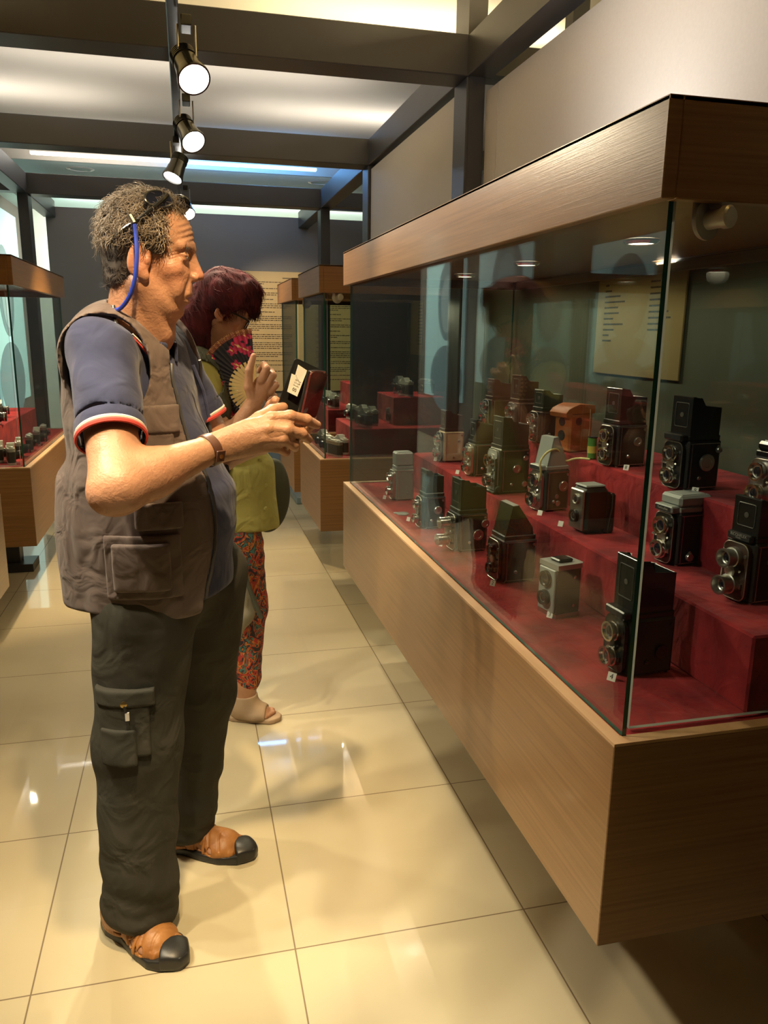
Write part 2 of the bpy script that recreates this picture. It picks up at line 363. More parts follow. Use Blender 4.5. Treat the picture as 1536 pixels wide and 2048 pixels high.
# window strip above the back partition with the tops of pictures on the far wall
pic = [(-0.9, 0.9, 'framed landscape print whose top edge shows above the partition at left'), (1.35, 0.45, 'cream framed print seen above the partition near the right post')]
for i, (x, wd, lb) in enumerate(pic):
    t = thing('framed_picture', lb, 'picture', (x, 11.58, 2.2))
    MB().box((0, 0, 0), (wd, 0.015, 0.80)).build('print', M['ceiling_yellow'] if i else M['farwall'], t, smooth=0)
    f_ = MB(); f_.box((-.03, -.01, -.03), (0, .015, .83)); f_.box((wd, -.01, -.03), (wd + .03, .015, .83)); f_.box((-.03, -.01, .8), (wd + .03, .015, .83)); f_.build('picture_frame', M['steel'], t, smooth=0)
def portrait(name, label, org, ux, W, H, face=(0.5, 0.55, 0.3)):
    """backlit print with a plain head and shoulders; org = lower left corner, ux along the wall"""
    t = thing(name, label, 'lightbox', org)
    ux = Vector(ux).normalized(); nrm = ux.cross(Vector((0, 0, 1)))
    MB().prism([Vector((0, 0, 0)), ux * W, ux * W + Vector((0, 0, H)), Vector((0, 0, H))], -nrm * 0.03).build('print', M['lightbox'], t, smooth=0)
    cx, cz, r = face; n_ = nrm * 0.002
    def blob(cx, cz, rx, rz, lift): return [ux * (W * cx + rx * math.cos(a)) + Vector((0, 0, H * cz + rz * math.sin(a))) + nrm * lift for a in np.linspace(0, 2 * PI, 28)[:-1]]
    b = MB(); b.prism(blob(cx, cz - .02, r * W * 1.25, r * W * 1.6, .0005), n_); b.prism([p for p in blob(cx, 0.12, W * .42, H * .2, .0005)], n_); b.build('hair_and_coat', M['portrait'], t, smooth=0)
    b = MB(); b.prism(blob(cx, cz - .04, r * W * .8, r * W * 1.15, .003), n_); b.build('face', M['portrait_mid'], t, smooth=0)
    return t
portrait('portrait_lightbox', 'tall cyan backlit portrait panel on the left wall behind the far display case', (-2.00, 7.3, 0.9), (0, 1, 0), 1.7, 1.75, (0.5, 0.62, 0.2))
portrait('portrait_lightbox', 'cyan backlit portrait panel on the left wall, second from the back wall', (-2.00, 5.0, 0.85), (0, 1, 0), 1.3, 1.35, (0.55, 0.6, 0.22))
portrait('portrait_lightbox', 'cyan backlit portrait panel on the left wall beside the steel post', (-2.00, 9.5, 0.6), (0, 1, 0), 1.6, 2.2, (0.4, 0.6, 0.2))
# the long text poster on the back partition
def word_rows(mb, x0, x1, z, rng, h, y, gap=0.006, stop=1.0):
    x = x0
    while x < x0 + (x1 - x0) * stop:
        wd = rng.uniform(0.010, 0.05); mb.box((x, y, z), (min(x + wd, x1), y + 0.0006, z + h)); x += wd + gap
rng = random.Random(3)
t = thing('text_poster', 'large tan poster of dark text columns on the back partition', 'poster', (0, 9.27, 0))
MB().box((0.45, 0, 0.78), (2.16, 0.025, 2.12), bev=0.002).build('poster_board', M['poster_wall'], t, smooth=0)
for ci, (a, b) in enumerate(((0.62, 1.19), (1.47, 2.04))):
    tb = MB(); z = 2.0 if ci == 0 else 1.93
    tb.box((b - .1, -.001, 2.045), (b, 0, 2.055))
    while z > 0.90:
        rows = rng.choice((1, 2, 2, 3, 4))
        for q in range(rows):
            word_rows(tb, a, b, z, rng, 0.0085, -0.001, stop=(rng.uniform(.3, .9) if q == rows - 1 else 1.0)); z -= 0.021
        z -= 0.028
    o = tb.build('text_column', M['brownink'], t, smooth=0); o['kind'] = 'stuff'
# ------------------------------------------------------------------ track lights
t = thing('ceiling_light_track', 'black ceiling track running along the aisle under the steel beams', 'light track', (0.0, 0, 2.52))
MB().box((-0.02, -1.2, 0.0), (0.02, 9.2, 0.035), bev=0.003).build('track_rail', M['blackpaint'], t)
for y in (1.74, 3.77, 5.80, 7.83):
    MB().cyl((0, y, 0.035), (0, y, 0.085), 0.006).build('hanger', M['blackpaint'], t)
def track_spot(loc, aim, label, power, color, size):
    t = thing('track_spotlight', label, 'spotlight', loc, 0, 'spotlights on the ceiling track')
    x, y, z = loc
    MB().box((-0.018, -0.045, 2.515 - z - .03), (0.018, 0.045, 2.52 - z), bev=0.003).build('track_adapter', M['blackpaint'], t)
    a = MB(); a.tube([(-.03, 0, 2.50 - z), (-.03, 0, 0.07), (-.03, 0, 0.02)], 0.004); a.tube([(.03, 0, 2.50 - z), (.03, 0, 0.07), (.03, 0, 0.02)], 0.004)
    a.build('yoke', M['satin'], t)
    d = (Vector(aim) - Vector(loc)).normalized()
    h = MB(); h.lathe(-d * 0.07, d, [(0.0, 0), (0.030, 0.003), (0.042, 0.02), (0.045, 0.06), (0.05, 0.11), (0.058, 0.14), (0.058, 0.150), (0.052, 0.150), (0.046, 0.125)], 28, caps=False)
    for k in range(5): h.lathe(-d * (0.062 - k * .008), d, [(0.047, 0), (0.047, 0.003)], 28)
    h.build('lamp_head', M['blackpaint'], t)
    MB().lathe(d * 0.058, d, [(0.046, 0), (0.03, 0.006), (0.0, 0.008)], 28, caps=False).build('lamp_lens', M['lampglow'], t)
    l = lamp('SPOT', 'spot_beam', Vector(loc) + d * 0.09, power, color, aim, spot_size=math.radians(size), spot_blend=0.55, shadow_soft_size=0.03)
    return t
cdir = Vector((0, 0, EYE))
track_spot((0.045, 3.10, 2.37), (0.55, 1.7, 0.9), 'nearest lit spotlight hanging from the ceiling track', 75, WARM, 75)
track_spot((0.045, 4.05, 2.37), (0.8, 2.6, 0.75), 'lit spotlight on the track, second from the camera', 70, WARM, 65)
track_spot((-0.01, 4.90, 2.37), (-0.6, 4.3, 0.9), 'lit spotlight on the track, third from the camera', 32, WARM, 60)
track_spot((0.04, 6.45, 2.37), (0.4, 4.6, 0.4), 'lit spotlight just beside the man\'s forehead, farthest along the track', 60, WARM, 70)
# further fixtures of the track whose beams fall on the case fronts, plus an added panel fill
for l, tg, p, c_, a in (((0.0, 4.6, 2.45), (-0.75, 4.8, 0.85), 200, WARMER, 54), ((0.0, 4.0, 2.45), (0.65, 3.20, 1.70), 110, WARMER, 26), ((0.0, 6.0, 2.4), (0.7, 5.0, 1.0), 110, WARMER, 60),
                        ((-0.95, 2.2, 2.50), (1.37, 1.7, 2.25), 45, NEUT, 60), ((0.3, 7.5, 2.45), (1.2, 9.3, 1.4), 120, WARM, 50)):  # neutral spot is unseen, added to brighten the wall panel
    lamp('SPOT', 'track_or_fill_light', l, p, c_, tg, spot_size=math.radians(a), spot_blend=0.7, shadow_soft_size=0.03)
# cool light of the hall beyond the partition
lamp('AREA', 'far_hall_light', (0.6, 10.4, 2.9), 260, (1.0, 1.0, 0.90), (0.6, 11.4, 1.5), shape='RECTANGLE', size=4, size_y=0.8)
lamp('AREA', 'blue_cove', (0.65, 7.86, 2.90), 20, (0.12, 0.42, 1.0), (0.7, 8.3, 4.0), shape='RECTANGLE', size=1.2, size_y=0.06)
lamp('AREA', 'warm_cove', (-0.65, 7.86, 2.90), 9, NEUT, (-0.65, 8.3, 4.0), shape='RECTANGLE', size=1.2, size_y=0.06)
lamp('AREA', 'partition_fill', (0.3, 8.2, 2.90), 7, NEUT, (0.3, 9.3, 1.4), shape='RECTANGLE', size=3.0, size_y=0.1)  # unseen area light, added to lift the dark back partition

# ------------------------------------------------------------------ display cases
def wbox(name, a, b, parent, m='wood', bev=0.0015): return MB().box(a, b, bev=bev).build(name, M[m], parent)
def pane(name, a, b, parent, edge='glass_edge'):
    """glass slab whose thin faces are green edges"""
    dx = [abs(b[i] - a[i]) for i in range(3)]; thin = dx.index(min(dx))
    mis = [1] * 6
    big = {2: (0, 1), 1: (2, 4), 0: (3, 5)}[thin]
    for i in big: mis[i] = 0
    return MB().box(a, b, mis=mis).build(name, [M['glass'], M[edge]], parent, smooth=0)
def display_case(label, side, y0, y1, steps, pucks, power, near_lock=True, depth=0.79):
    """side=+1: the case stands right of the aisle, -1: left"""
    x0 = FX if side > 0 else -0.75; s = side
    X = lambda d: x0 + s * d
    t = thing('display_case', label, 'display case', (X(depth / 2), (y0 + y1) / 2, 0), 0, None)
    o = t.location
    L = lambda x, y, z: (x - o[0], y - o[1], z)
    b = MB(); b.box(L(X(0), y0, ZB), L(X(depth), y1, Z0 - 0.004), bev=0.0015); b.build('base', M['wood'], t)
    e = MB(); 
    e.box(L(X(0), y0, Z0 - .004), L(X(.024), y1, Z0 + .0015)); e.box(L(X(depth), y0, Z0 - .004), L(X(depth - .024), y1, Z0 + .0015))
    e.box(L(X(.024), y0, Z0 - .004), L(X(depth - .024), y0 + .024, Z0 + .0015)); e.box(L(X(.024), y1 - .024, Z0 - .004), L(X(depth - .024), y1, Z0 + .0015))
    e.build('edge_lipping', M['wood_edge'], t, smooth=0)
    MB().box(L(X(.024), y0 + .024, Z0 - .004), L(X(depth - .024), y1 - .024, Z0)).build('velvet_floor', M['velvet'], t, smooth=0)
    for i, (d0, d1, ya, yb, zt) in enumerate(steps):
        MB().box(L(X(d0), ya, Z0), L(X(d1), yb, zt), bev=0.004).build('velvet_step', M['velvet'], t)
    # canopy: four sides and an inner lid
    c = MB(); th = 0.022
    c.box(L(X(0), y0, ZC), L(X(th), y1, ZT), bev=.0015); c.box(L(X(depth), y0, ZC), L(X(depth - th), y1, ZT), bev=.0015)
    c.box(L(X(th), y0, ZC), L(X(depth - th), y0 + th, ZT), bev=.0015); c.box(L(X(th), y1 - th, ZC), L(X(depth - th), y1, ZT), bev=.0015)
    c.box(L(X(0), y0, ZT - .006), L(X(depth), y1, ZT)); c.box(L(X(th), y0 + th, ZC + .035), L(X(depth - th), y1 - th, ZC + .045))
    c.build('canopy', M['wood'], t)
    g = 0.008; gx = 0.026
    pane('front_glass', L(X(gx), y0 + .022, Z0 + .0015), L(X(gx + g), y1 - .022, ZC + .03), t)
    pane('back_glass', L(X(depth - gx), y0 + .022, Z0 + .0015), L(X(depth - gx - g), y1 - .022, ZC + .03), t)
    pane('side_glass', L(X(gx + .02), y0 + .034, Z0 + .006), L(X(depth - gx - .02), y0 + .042, ZC + .02), t, 'seal')
    pane('side_glass', L(X(gx + g + .001), y1 - .034, Z0 + .0015), L(X(depth - gx - g - .001), y1 - .026, ZC + .03), t)
    if near_lock:
        lx, ly, lz = X(.095), y0 + .032, ZC - .022
        k = MB(); k.lathe(L(lx, ly, lz), (s * .35, -1, 0.05), [(.026, -.004), (.028, 0), (.028, .004), (.014, .006), (.0135, .03), (.016, .031), (.016, .040), (.013, .043), (.0, .043)], 28)
        k.box(L(lx - .024, ly - .004, lz), L(lx + .024, ly, lz + .035), bev=.002)
        k.build('lock', M['pale_metal'], t); 
    ym = (y0 + y1) / 2 + (0.33 if side < 0 and y0 > 3.5 else 0); xm = X(depth / 2)
    if side < 0: MB().box(L(xm - .17, ym - .10, 0), L(xm + .17, ym + .10, .05), bev=.003).build('pedestal_plate', M['pedestal'], t)
    if side < 0: MB().box(L(xm - .11, ym - .05, .05), L(xm + .09, ym + .05, ZB), bev=.003).build('pedestal_post', M['pedestal'], t)
    for pi_, py in enumerate(pucks):
        p = (X(.41), py, ZC + .034)
        MB().lathe(L(*p), (0, 0, -1), [(.042, 0), (.042, .004), (.034, .010), (.031, .010)], 32, caps=False).build('puck_light', M['chrome'], t)
        MB().lathe(L(p[0], p[1], p[2] - .008), (0, 0, -1), [(.031, 0), (.0, .001)], 24, caps=False).build('puck_lens', M['puckglow'], t)
        lamp('SPOT', 'puck_beam', (p[0], p[1], p[2] - .02), power * (1 + .9 * pi_), WARM, (p[0] + s * .05, p[1], 0), spot_size=math.radians(172), spot_blend=0.25, shadow_soft_size=0.03)
    return t
case1 = display_case('long wooden glass case of twin-lens cameras beside the man, nearest on the right', 1, 1.033, 3.36,
    [(.283, .745, 1.08, 3.22, Z1), (.455, .744, 1.081, 2.95, Z2)], (1.755, 2.418, 3.0), 3.0)
case2 = display_case('short wooden glass case of compact cameras behind the long right case', 1, 3.99, 4.75,
    [(.20, .745, 4.08, 4.63, Z1), (.45, .744, 4.22, 4.62, Z2)], (4.37,), 22.0)
case3 = display_case('small wooden glass case farthest along the right, in front of the text poster', 1, 5.05, 5.85,
    [(.24, .745, 5.12, 5.75, Z1), (.43, .744, 5.14, 5.70, Z2)], (5.45,), 16.0)
case4 = display_case('wooden glass case on a black pedestal behind the man at left', -1, 3.98, 5.58,
    [(.22, .745, 4.05, 5.50, Z1), (.42, .744, 4.1, 5.45, Z2)], (4.4, 5.2), 15.0)
case5 = display_case('wooden display case at the left edge of the picture, nearest on the left', -1, 1.033, 3.35,
    [(.22, .745, 1.10, 3.25, Z1), (.42, .744, 1.2, 3.2, Z2)], (1.6, 2.2, 2.8), 3.0)
# card posters on the case back panel
def card_poster(label, x, y0, y1, z0, z1, cols, rows):
    t = thing('exhibit_list_card', label, 'card', (x, y0, z0))
    W, H = y1 - y0, z1 - z0
    MB().box((0, 0, 0), (0.006, W, H), bev=.001).build('card_board', M['poster'], t, smooth=0)
    r = random.Random(int(y0 * 100)); tb = MB()
    for (ys, maxw, z_top, lens) in cols:
        for i, ln in enumerate(lens):
            y = W * ys; z = H * (z_top - i * rows)
            end = y - ln * W
            while y > end:
                wd = r.uniform(.006, .012); tb.box((-.0008, y - wd, z), (0, y, z + H * .016)); y -= wd + .0015
    tb.build('text_rows', M['brownink'], t, smooth=0)['kind'] = 'stuff'
    return t
lens_l = [.03, .07, .18, .24, .17, .17, .11, .24, .13, .08, .10]
lens_r = [.10, .13, .17, .14, .17, .20, .22, .15, .13]
card_poster('gold brown list card with two text columns on the near case back panel', 1.435, 2.11, 2.63, 1.337, 1.695, [(.90, .24, .83, lens_l), (.36, .2, .83, lens_r)], .052)
card_poster('narrow tan list card near the far end of the long case', 1.435, 4.50, 5.09, 1.33, 1.71, [(.70, .2, .85, [.14, .13, .15, .12, .16, .15, .14, .15, .13, .15, .14, .12, .1, .14])], .052)
card_poster('narrow tan card behind the compact cameras of the second case', 1.435, 5.20, 5.68, 1.325, 1.65, [(.5, .2, .5, [.05, .04])], .052)
M['hoodline'] = mat('worn_hood_edge', (0.09, 0.085, 0.07), rough=0.35)
# ------------------------------------------------------------------ twin-lens cameras
# local frame: lenses look to -x, the near side is -y, z up, origin at the middle of the underside
def rrect(cx, cz, w, h, r, n=5):
    pts = []
    for sx, sz, a0 in ((1, 1, 0), (-1, 1, 90), (-1, -1, 180), (1, -1, 270)):
        for k in range(n + 1):
            a = math.radians(a0 + 90 * k / n); pts.append((cx + sx * (w / 2 - r) + r * math.cos(a), cz + sz * (h / 2 - r) + r * math.sin(a)))
    return pts
def lens_unit(name, parent, x, z, r, L, rim, y=0.0):
    b = MB()
    b.lathe((x, y, z), (-1, 0, 0), [(r * 1.12, 0), (r * 1.12, L * .35), (r, L * .38), (r, L * .8), (r * 1.08, L * .84), (r * 1.08, L), (r * .86, L), (r * .74, L * .72), (r * .70, L * .66)], 30, caps=False)
    b.lathe((x, y, z), (-1, 0, 0), [(r * .72, L * .60), (r * .72, L * .70), (r * .60, L * .66)], 24, mi=1, caps=False)
    b.lathe((x, y, z), (-1, 0, 0), [(r * .70, L * .60), (r * .5, L * .70), (r * .25, L * .755), (0, L * .77)], 24, mi=2, caps=False)
    return b.build(name, [M[rim], M['satin'], M['lens']], parent)
def knob(parent, x, z, r, L, side=-1, y=0.0, m='satin', W=.038):
    b = MB(); y0 = side * W
    b.lathe((x, y0, z), (0, side, 0), [(r * .55, 0), (r * .55, L * .3), (r, L * .34), (r, L * .86), (r * .9, L), (r * .55, L), (r * .5, L * .86), (0, L * .86)], 28)
    for k in range(18):
        a = 2 * PI * k / 18; b.box((x + math.cos(a) * r * .98 - .0006, y0 + side * L * .38, z + math.sin(a) * r * .98 - .0006), (x + math.cos(a) * r * .98 + .0006, y0 + side * L * .84, z + math.sin(a) * r * .98 + .0006))
    return b.build('knob', M[m], parent)
def tlr(name, label, loc, rz, H=.105, D=.085, W=.076, hood=.10, style='open', skin='leatherette', plate='blackpaint', rim='chrome', r=.0175, LL=.02,
        knobs=((.020, .070, .0115, .011),), small=((-.012, .030, .005),), plate_text=None, shroud=.016, trim='satin', hoodm='blackpaint', base=False, cat='camera', group=None):
    t = thing(name, label, cat, loc, rz, group)
    x0, x1 = -D / 2, D / 2
    b = MB(); b.box((x0, -W / 2, .003), (x1, W / 2, H), bev=.004)
    for sy in (-1, 1):  # raised seams on both flanks
        for zz in (.006, H - .007): b.box((x0 + .006, sy * W / 2 - .0008, zz), (x1 - .004, sy * W / 2 + .0008, zz + .0016), mi=1)
        b.box((x0 + .010, sy * W / 2 - .0008, .006), (x0 + .0118, sy * W / 2 + .0008, H - .006), mi=1)
        b.box((x1 - .006, sy * W / 2 - .0008, .006), (x1 - .0045, sy * W / 2 + .0008, H - .006), mi=1)
        for (sx, sz, sr) in small: b.lathe((sx, sy * W / 2, sz), (0, sy, 0), [(sr, 0), (sr, .003), (sr * .7, .005), (0, .0055)], 16, mi=1)
        b.lathe((x1 - .010, sy * W / 2, H - .014), (0, sy, 0), [(.004, 0), (.004, .003), (0, .0035)], 12, mi=1)
    for sx in (x0 + .008, x1 - .008):
        for sy in (-W / 2 + .008, W / 2 - .008): b.cyl((sx, sy, 0), (sx, sy, .004), .004, n=12, mi=1)
    b.build('body', [M[skin], M[trim]], t)
    # front plate with rounded outline
    zc = H * .50; ph = H * .92; pw = W * .80
    pts = rrect(0, zc, pw, ph, .016)
    fp = MB(); fp.prism([(x0 - .001, y, z) for y, z in pts], (-.009, 0, 0)); 
    ring = rrect(0, zc, pw + .001, ph + .001, .0165); fp.tube([(x0 - .0105, y, z) for y, z in ring] + [(x0 - .0105, ring[0][0], ring[0][1])], .0011, 6, mi=1)
    for sy in (-1, 1): fp.lathe((x0 - .010, sy * pw * .40, zc + ph * .30), (-1, 0, 0), [(.0035, 0), (.0035, .002), (0, .0022)], 10, mi=1)
    fp.build('front_plate', [M[plate], M[trim]], t)
    zt, zb = H * .73, H * .29
    lens_unit('viewing_lens', t, x0 - .010, zt, r, LL * .85, rim)
    lens_unit('taking_lens', t, x0 - .010, zb, r * 1.02, LL, rim)
    lv = MB(); lv.lathe((x0 - .009, 0, (zt + zb) / 2), (-1, 0, 0), [(r * .75, 0), (r * .75, LL * .35), (r * .5, LL * .4), (0, LL * .4)], 20)
    for sy in (-1, 1): lv.box((x0 - .014, sy * (r + .004) - .002, zb - .006), (x0 - .010, sy * (r + .004) + .002, zb + .004), mi=0); lv.cyl((x0 - .012, sy * (r + .001), (zt + zb) / 2), (x0 - .020, sy * (r + .006), (zt + zb) / 2 + .004), .0024, n=10)
    lv.build('shutter_lever', M[trim], t)
    for k_ in knobs:
        knob(t, k_[0], k_[1], k_[2], k_[3], k_[4] if len(k_) > 4 else -1, W=W / 2 - .0005, m=('satin' if trim == 'satin' else trim))
    # finder housing and name plate
    hb = MB(); hb.box((x0 + .002, -W / 2 + .003, H), (x1 - .003, W / 2 - .003, H + .012), bev=.002)
    zn = H - .004
    if plate_text is not None: hb.box((x0 - shroud, -W / 2 + .008, H - .001), (x0 + .006, W / 2 - .008, H + .015), bev=.003, mi=0); hb.box((x0 - shroud - .0006, -W / 2 + .012, H + .002), (x0 - shroud, W / 2 - .012, H + .0125), mi=1)
    hb.build('finder_housing', [M[hoodm], M['ink']], t)
    if plate_text:
        pieces = plate_text.split('\n')
        for i, tx in enumerate(pieces):
            text('name_lettering', tx, M['greyink'], t, Vector((x0 - shroud - .0009, 0.0, H + .0075 + (.0025 if len(pieces) > 1 else 0) - i * .005)), (0, -1, 0), (0, 0, 1), .0078 if i == 0 else .004, .0001, 'CENTER')
    zh = H + .012; e = .0022
    if style == 'open':
        h = MB(); f0, f1 = x0 + .006, x1 - .006; w2 = W / 2 - .006
        h.box((f0, -w2, zh), (f0 + e, w2, zh + hood), bev=.0008)
        fr_ = rrect(0, zh + hood * .52, w2 * 1.3, hood * .62, .004)
        h.tube([(f0 - .0006, y, z) for y, z in fr_] + [(f0 - .0006, fr_[0][0], fr_[0][1])], .0009, 5, mi=1)
        h.box((f0 - .001, -w2, zh + hood - .004), (f0 + .010, w2, zh + hood), bev=.001)
        h.lathe((f0, 0, zh + hood * .52), (-1, 0, 0), [(.0055, 0), (.0055, .001), (.004, .0012), (0, .0008)], 16, mi=1)
        h.box((f1 - e, -w2, zh), (f1, w2, zh + hood * .72), bev=.0008)
        for sy in (-1, 1):
            y = sy * w2; prof = [(f0, zh), (f1, zh), (f1, zh + hood * .72), (f0 + (f1 - f0) * .45, zh + hood * .76), (f0 + (f1 - f0) * .30, zh + hood * .97), (f0, zh + hood * .99)]
            h.prism([(px, y, pz) for px, pz in prof], (0, -sy * e, 0))
        h.build('viewfinder_hood', [M[hoodm], M['hoodline']], t)
        MB().box((f0 + .003, -w2 + .003, zh + .001), (f1 - .003, w2 - .003, zh + .003)).build('focus_screen', M['greymetal'], t, smooth=0)
    elif style == 'closed':
        h = MB(); h.box((x0 + .001, -W / 2 + .004, zh), (x1 - .002, W / 2 - .004, zh + hood), bev=.006)
        h.box((x0 + .012, -W / 2 + .014, zh + hood), (x1 - .014, W / 2 - .014, zh + hood + .0015), bev=.0007, mi=0)
        h.box((x0 + .020, -W / 2 + .0035, zh + hood * .35), (x1 - .010, -W / 2 + .0045, zh + hood * .8), mi=1)
        h.build('viewfinder_hood', [M[hoodm], M['greymetal']], t)
    elif style == 'peak':
        h = MB(); f0, f1 = x0 + .006, x1 - .010; w2 = W / 2 - .005
        a = [(f0, zh), (f1, zh), (f1 - .004, zh + hood * .25), (f0 + .034, zh + hood), (f0 + .018, zh + hood * .98)]
        for sy in (-1, 1): h.prism([(px, sy * w2, pz) for px, pz in a], (0, -sy * e, 0))
        h.prism([(f0, -w2, zh), (f0, w2, zh), (f0 + .018, w2, zh + hood * .98), (f0 + .018, -w2, zh + hood * .98)], (e, 0, 0))
        h.prism([(f1, -w2, zh), (f1, w2, zh), (f1 - .004, w2, zh + hood * .25), (f1 - .004, -w2, zh + hood * .25)], (-e, 0, 0))
        h.prism([(f1 - .004, -w2, zh + hood * .25), (f1 - .004, w2, zh + hood * .25), (f0 + .034, w2, zh + hood), (f0 + .034, -w2, zh + hood)], (-e, 0, -e))
        h.prism([(f0 + .018, -w2, zh + hood * .98), (f0 + .018, w2, zh + hood * .98), (f0 + .034, w2, zh + hood), (f0 + .034, -w2, zh + hood)], (0, 0, -.002), mi=1)
        h.build('viewfinder_hood', [M[hoodm], M['greymetal']], t)
    if base:
        g_ = MB(); g_.box((x0 - .024, -W / 2 - .002, .0), (x1, W / 2 + .002, .010), bev=.003)
        g_.box((x0 - .016, -W / 2 + .004, .01), (x0 - .008, -W / 2 + .012, H * .8), bev=.002)
        g_.lathe((x0 - .006, -W / 2, .014), (0, -1, 0), [(.013, 0), (.013, .008), (.010, .010), (0, .010)], 24)
        g_.build('bracket', M['olive'], t)
    return t
def tri(x, y, z): return (x, y, z)
RZ = math.radians
# on the case floor
tlr('twin_lens_camera', 'grey-sided twin-lens camera with a thin folded finder at the far end of the case floor', (.815, 2.965, Z0), RZ(2), H=.125, D=.075, W=.065, hood=.055, style='closed', skin='greyskin', plate='satin', knobs=(), small=((.01, .03, .003),), hoodm='greymetal')
tlr('twin_lens_camera', 'black twin-lens camera with raised hood, one large side knob, far on the case floor', (.793, 2.505, Z0), RZ(3), H=.112, D=.075, W=.07, hood=.078, style='open', knobs=((.008, .066, .014, .012),), r=.016, hoodm='olive')
tlr('twin_lens_camera', 'large black twin-lens camera with long barrel lenses and two side knobs on the case floor', (.820, 2.215, Z0), RZ(4), H=.120, D=.095, W=.085, hood=.092, style='open', LL=.045, r=.017, hoodm='olive',
    knobs=((.012, .055, .017, .014), (.036, .088, .013, .010)), skin='leatherette')
tlr('twin_lens_camera', 'black reflex camera with a peaked triangular hood on the case floor', (.838, 1.905, Z0), RZ(4), H=.118, D=.098, W=.085, hood=.082, style='peak', r=.014, LL=.016, knobs=(), hoodm='olive', rim='blackpaint', skin='brownskin')
tlr('twin_lens_camera', 'large black twin-lens camera with tall open hood behind card number 4 at the glass corner', (.855, 1.300, Z0), RZ(4), H=.118, D=.100, W=.080, hood=.106, style='open', plate='blackpaint', r=.0185, LL=.022,
    knobs=((.018, .050, .014, .008),), trim='blackpaint', rim='chrome', plate_text=' ', skin='leatherette')
# small silver-topped pseudo reflex
def box_reflex(label, loc, rz):
    t = thing('reflex_camera', label, 'camera', loc, rz)
    b = MB(); pts = [(-.030, -.034), (.036, -.034), (.044, -.026), (.044, .026), (.036, .034), (-.030, .034)]
    b.prism([(x, y, .010) for x, y in pts], (0, 0, .108)); b.build('body', M['blackpaint'], t)
    MB().prism([(x * 1.04, y * 1.04, 0) for x, y in pts], (0, 0, .010)).build('base_plate', M['satin'], t); MB().prism([(x * 1.05, y * 1.05, .118) for x, y in pts], (0, 0, .012)).build('top_plate', M['pale_metal'], t)
    MB().box((-.016, -.018, .130), (.026, .018, .138), bev=.003).build('finder_cover', M['blackpaint'], t)
    f = MB(); f.box((-.036, -.030, .012), (-.029, .030, .117), bev=.002); f.build('front_plate', M['greymetal'], t)
    lens_unit('viewing_lens', t, -.035, .092, .017, .010, 'blackpaint'); lens_unit('taking_lens', t, -.035, .046, .016, .014, 'blackpaint')
    for z in (.028, .098): MB().lathe((.018, -.034, z), (0, -1, 0), [(.004, 0), (.004, .003), (0, .005)], 14).build('stud', M['chrome'], t)
    return t
box_reflex('small black box camera with silver top and ends beside card number 3', (.836, 1.625, Z0), RZ(12))
# first step
tlr('twin_lens_camera', 'tan-sided twin-lens camera with open hood, far end of the lower step', (1.020, 2.985, Z1), RZ(2), H=.122, D=.085, W=.07, hood=.072, style='open', skin='tanskin', plate='blackpaint', knobs=(), hoodm='brownskin', small=((.0, .02, .004), (.02, .085, .005)))
tlr('twin_lens_camera', 'black twin-lens camera with slim chrome panel, lower step, second from far end', (1.027, 2.66, Z1), RZ(4), H=.118, D=.085, W=.07, hood=.075, style='open', skin='leatherette', plate='satin', knobs=())
tlr('twin_lens_camera', 'big dull-green twin-lens camera on a rail bracket with round side knobs, lower step', (1.010, 2.36, Z1), RZ(5), H=.145, D=.105, W=.082, hood=.09, style='open', skin='olive', plate='greymetal', r=.019, LL=.026,
    knobs=((.002, .082, .014, .012), (.034, .115, .009, .008), (.034, .03, .009, .008)), base=True, hoodm='leatherette')
s4 = tlr('twin_lens_camera', 'tilted grey-hooded twin-lens camera with a yellow cord on the lower step', (1.025, 2.085, Z1), RZ(10), H=.122, D=.085, W=.072, hood=.084, style='peak', skin='leatherette', plate='satin', rim='chrome', r=.019, LL=.02,
    knobs=((.016, .075, .015, .010), (-.002, .045, .006, .004), (.002, .024, .008, .005)), hoodm='greymetal', plate_text=' ')
def box_camera(label, loc, rz):
    t = thing('box_camera', label, 'camera', loc, rz)
    b = MB(); b.box((-.040, -.036, .003), (.032, .036, .122), bev=.010); b.box((.034, -.038, .0), (.052, .038, .106), bev=.006); b.box((.02, -.037, .0), (.036, .037, .11), bev=.004)
    b.build('body', M['blackpaint'], t)
    MB().box((-.036, -.027, .122), (.024, .027, .128), bev=.003).build('top_plate', M['greymetal'], t)
    f = MB(); f.box((-.046, -.030, .010), (-.038, .030, .116), bev=.003); f.build('front_plate', M['satin'], t)
    lens_unit('viewing_lens', t, -.044, .090, .013, .008, 'satin'); lens_unit('taking_lens', t, -.044, .046, .015, .012, 'blackpaint')
    st = MB(); st.tube([(.036, -.040, .105), (.037, -.041, .07), (.030, -.042, .035), (.028, -.041, .008)], .0016, 6); st.build('side_cord', M['leatherette'], t)
    return t
box_camera('plain black box camera with grey top plate and coiled cord on the lower step', (1.012, 1.815, Z1), RZ(6))
c_ = MB()
pts = []
for k in range(70):
    a = k * .42; pts.append((1.135 + .026 * math.cos(a) + .0003 * k, 1.80 + .022 * math.sin(a), Z1 + .006 + .010 * abs(math.sin(k * .13))))
tag(c_.tube(pts, .0042, 7).build('coiled_cord', M['leatherette']), 'coiled black cord lying on the lower velvet step behind the box camera', 'cord')
tlr('twin_lens_camera', 'black twin-lens camera with closed lettered finder on the lower step', (1.086, 1.520, Z1), RZ(6), H=.122, D=.092, W=.076, hood=.026, style='closed', plate='blackpaint', rim='chrome', r=.0195, LL=.018,
    knobs=((.032, .085, .014, .014), (-.016, .022, .009, .012)), plate_text='Yashicaflex', trim='satin', hoodm='greymetal', shroud=.018)
